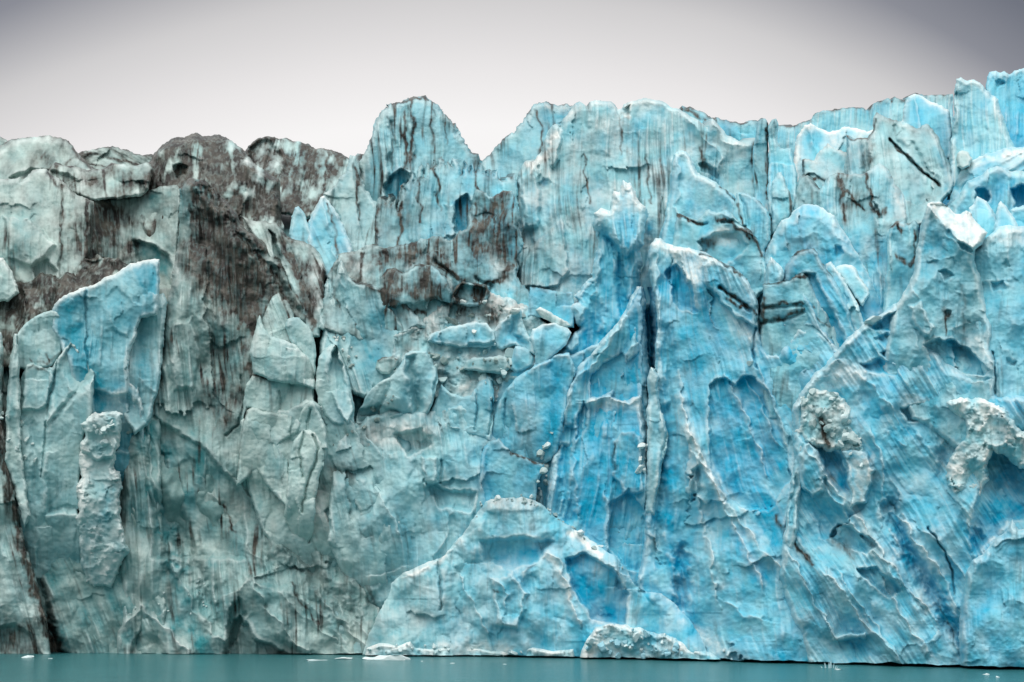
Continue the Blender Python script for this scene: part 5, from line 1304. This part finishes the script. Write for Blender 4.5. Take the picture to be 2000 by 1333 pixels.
# splash of a falling ice crumb
def splash():
    bm = bmesh.new(); r = random.Random(4)
    for k in range(13):
        x = r.gauss(0, .38); h = .95 * math.exp(-(x / .45) ** 2) * r.uniform(.45, 1) + .06; w = r.uniform(.03, .08); y = r.uniform(-.3, .3)
        ring = [bm.verts.new((x + w * math.cos(a) * 1.4, y + w * math.sin(a), -.05)) for a in (0, 1.26, 2.5, 3.8, 5.0)]
        mid = [bm.verts.new((x * 1.12 + w * .6 * math.cos(a), y + w * .6 * math.sin(a), h * .6)) for a in (0, 1.26, 2.5, 3.8, 5.0)]
        tip = bm.verts.new((x * 1.3, y, h))
        for i in range(5):
            j = (i + 1) % 5
            bm.faces.new((ring[i], ring[j], mid[j], mid[i])); bm.faces.new((mid[i], mid[j], tip))
    me = bpy.data.meshes.new('water_splash'); bm.to_mesh(me); bm.free()
    a = me.attributes.new('mask', 'FLOAT_COLOR', 'POINT'); a.data.foreach_set('color', np.tile(np.array((.05, .3, .4, .7), np.float32), len(me.vertices)))
    me.materials.append(ICE)
    o = bpy.data.objects.new('water_splash', me); C.objects.link(o); Y = FPX * CAMH / (1305 - HZ); o.location = ((1620 - CU) / FPX * Y, Y, 0)
    tag(o, 'small water splash at the foot of the striped right flank', 'splash', None, 'thing')
splash()
# ================================================================ camera, sky, sun
cam = bpy.data.cameras.new('camera'); co_ = bpy.data.objects.new('camera', cam); C.objects.link(co_)
cam.sensor_width = 36; cam.lens = FPX / 2000 * 36; cam.shift_y = (HZ - 666.5) / 2000; cam.clip_start = .5; cam.clip_end = 20000
co_.location = (0, 0, CAMH); co_.rotation_euler = (math.radians(90), 0, 0)
sc_ = bpy.context.scene; sc_.camera = co_
SUN_EL, SUN_AZ = 62, 200          # degrees; azimuth clockwise from +Y (behind the viewer, a little to the left)
w_ = bpy.data.worlds.new('World'); sc_.world = w_; w_.use_nodes = True
nt = w_.node_tree; nt.nodes.clear(); L = nt.links.new
sky = nd(nt, 'ShaderNodeTexSky', sky_type='NISHITA', sun_disc=False, sun_elevation=math.radians(SUN_EL), sun_rotation=math.radians(SUN_AZ))
sky.dust_density = 4; sky.air_density = 1
tc = nd(nt, 'ShaderNodeTexCoord'); sx = nd(nt, 'ShaderNodeSeparateXYZ'); L(tc.outputs['Generated'], sx.inputs[0])
nz = nd(nt, 'ShaderNodeTexNoise', i_Scale=2.2, i_Detail=3.); L(tc.outputs['Generated'], nz.inputs['Vector'])
# cloud deck: brightness by elevation, lens corner falloff put into the colour either side
ramp = nd(nt, 'ShaderNodeValToRGB'); cr = ramp.color_ramp
stops = SKY_STOPS
while len(cr.elements) < len(stops): cr.elements.new(.5)
for e_, (p_, c_) in zip(cr.elements, stops): e_.position = p_; e_.color = (*c_, 1)
ax = math_n(nt, 'MINIMUM', math_n(nt, 'ABSOLUTE', math_n(nt, 'ADD', sx.outputs[0], .03)), .42)
z2 = math_n(nt, 'ADD', sx.outputs[2], math_n(nt, 'MULTIPLY', math_n(nt, 'POWER', ax, 2.2), SKY_SIDE))
front = math_n(nt, 'GREATER_THAN', sx.outputs[1], 0.)
L(math_n(nt, 'ADD', z2, math_n(nt, 'MULTIPLY', math_n(nt, 'SUBTRACT', nz.outputs['Fac'], .5), .03)), ramp.inputs[0])
cloud = nd(nt, 'ShaderNodeVectorMath', operation='SCALE'); L(ramp.outputs[0], cloud.inputs[0]); cloud.inputs[3].default_value = 10 * SKY_GAIN
# unseen grey band low behind the viewer, added to temper the frontal fill light
band_top = math_n(nt, 'ADD', math_n(nt, 'MULTIPLY', nz.outputs['Fac'], .3), .12)
fill_band = math_n(nt, 'MULTIPLY', math_n(nt, 'LESS_THAN', sx.outputs[2], band_top), math_n(nt, 'LESS_THAN', sx.outputs[1], -.2))
cl2 = mixc(nt, fill_band, cloud.outputs[0], (4.6, 4.8, 4.9, 1))
mx = mixc(nt, .94, sky.outputs[0], cl2)
bg = nd(nt, 'ShaderNodeBackground'); bg.inputs[1].default_value = .1; L(mx, bg.inputs[0])
o_ = nd(nt, 'ShaderNodeOutputWorld'); L(bg.outputs[0], o_.inputs[0])
sl = bpy.data.lights.new('sun', 'SUN'); sl.energy = SUN_E; sl.angle = math.radians(60); sl.color = (1, .965, .92)
so = bpy.data.objects.new('sun', sl); C.objects.link(so)
so.rotation_euler = (math.radians(90 - SUN_EL), 0, math.radians(180 - SUN_AZ) + math.pi) if False else (0, 0, 0)
from mathutils import Vector
el, az = math.radians(SUN_EL), math.radians(SUN_AZ)
to_sun = Vector((math.sin(az) * math.cos(el), math.cos(az) * math.cos(el), math.sin(el)))
so.rotation_euler = to_sun.to_track_quat('Z', 'Y').to_euler()
vs = sc_.view_settings; vs.view_transform = 'Standard'; vs.look = 'None'; vs.exposure = EXPO; vs.gamma = 1; vs.use_curve_mapping = False
sc_.cycles.max_bounces = 8; sc_.cycles.diffuse_bounces = 5; sc_.cycles.glossy_bounces = 3
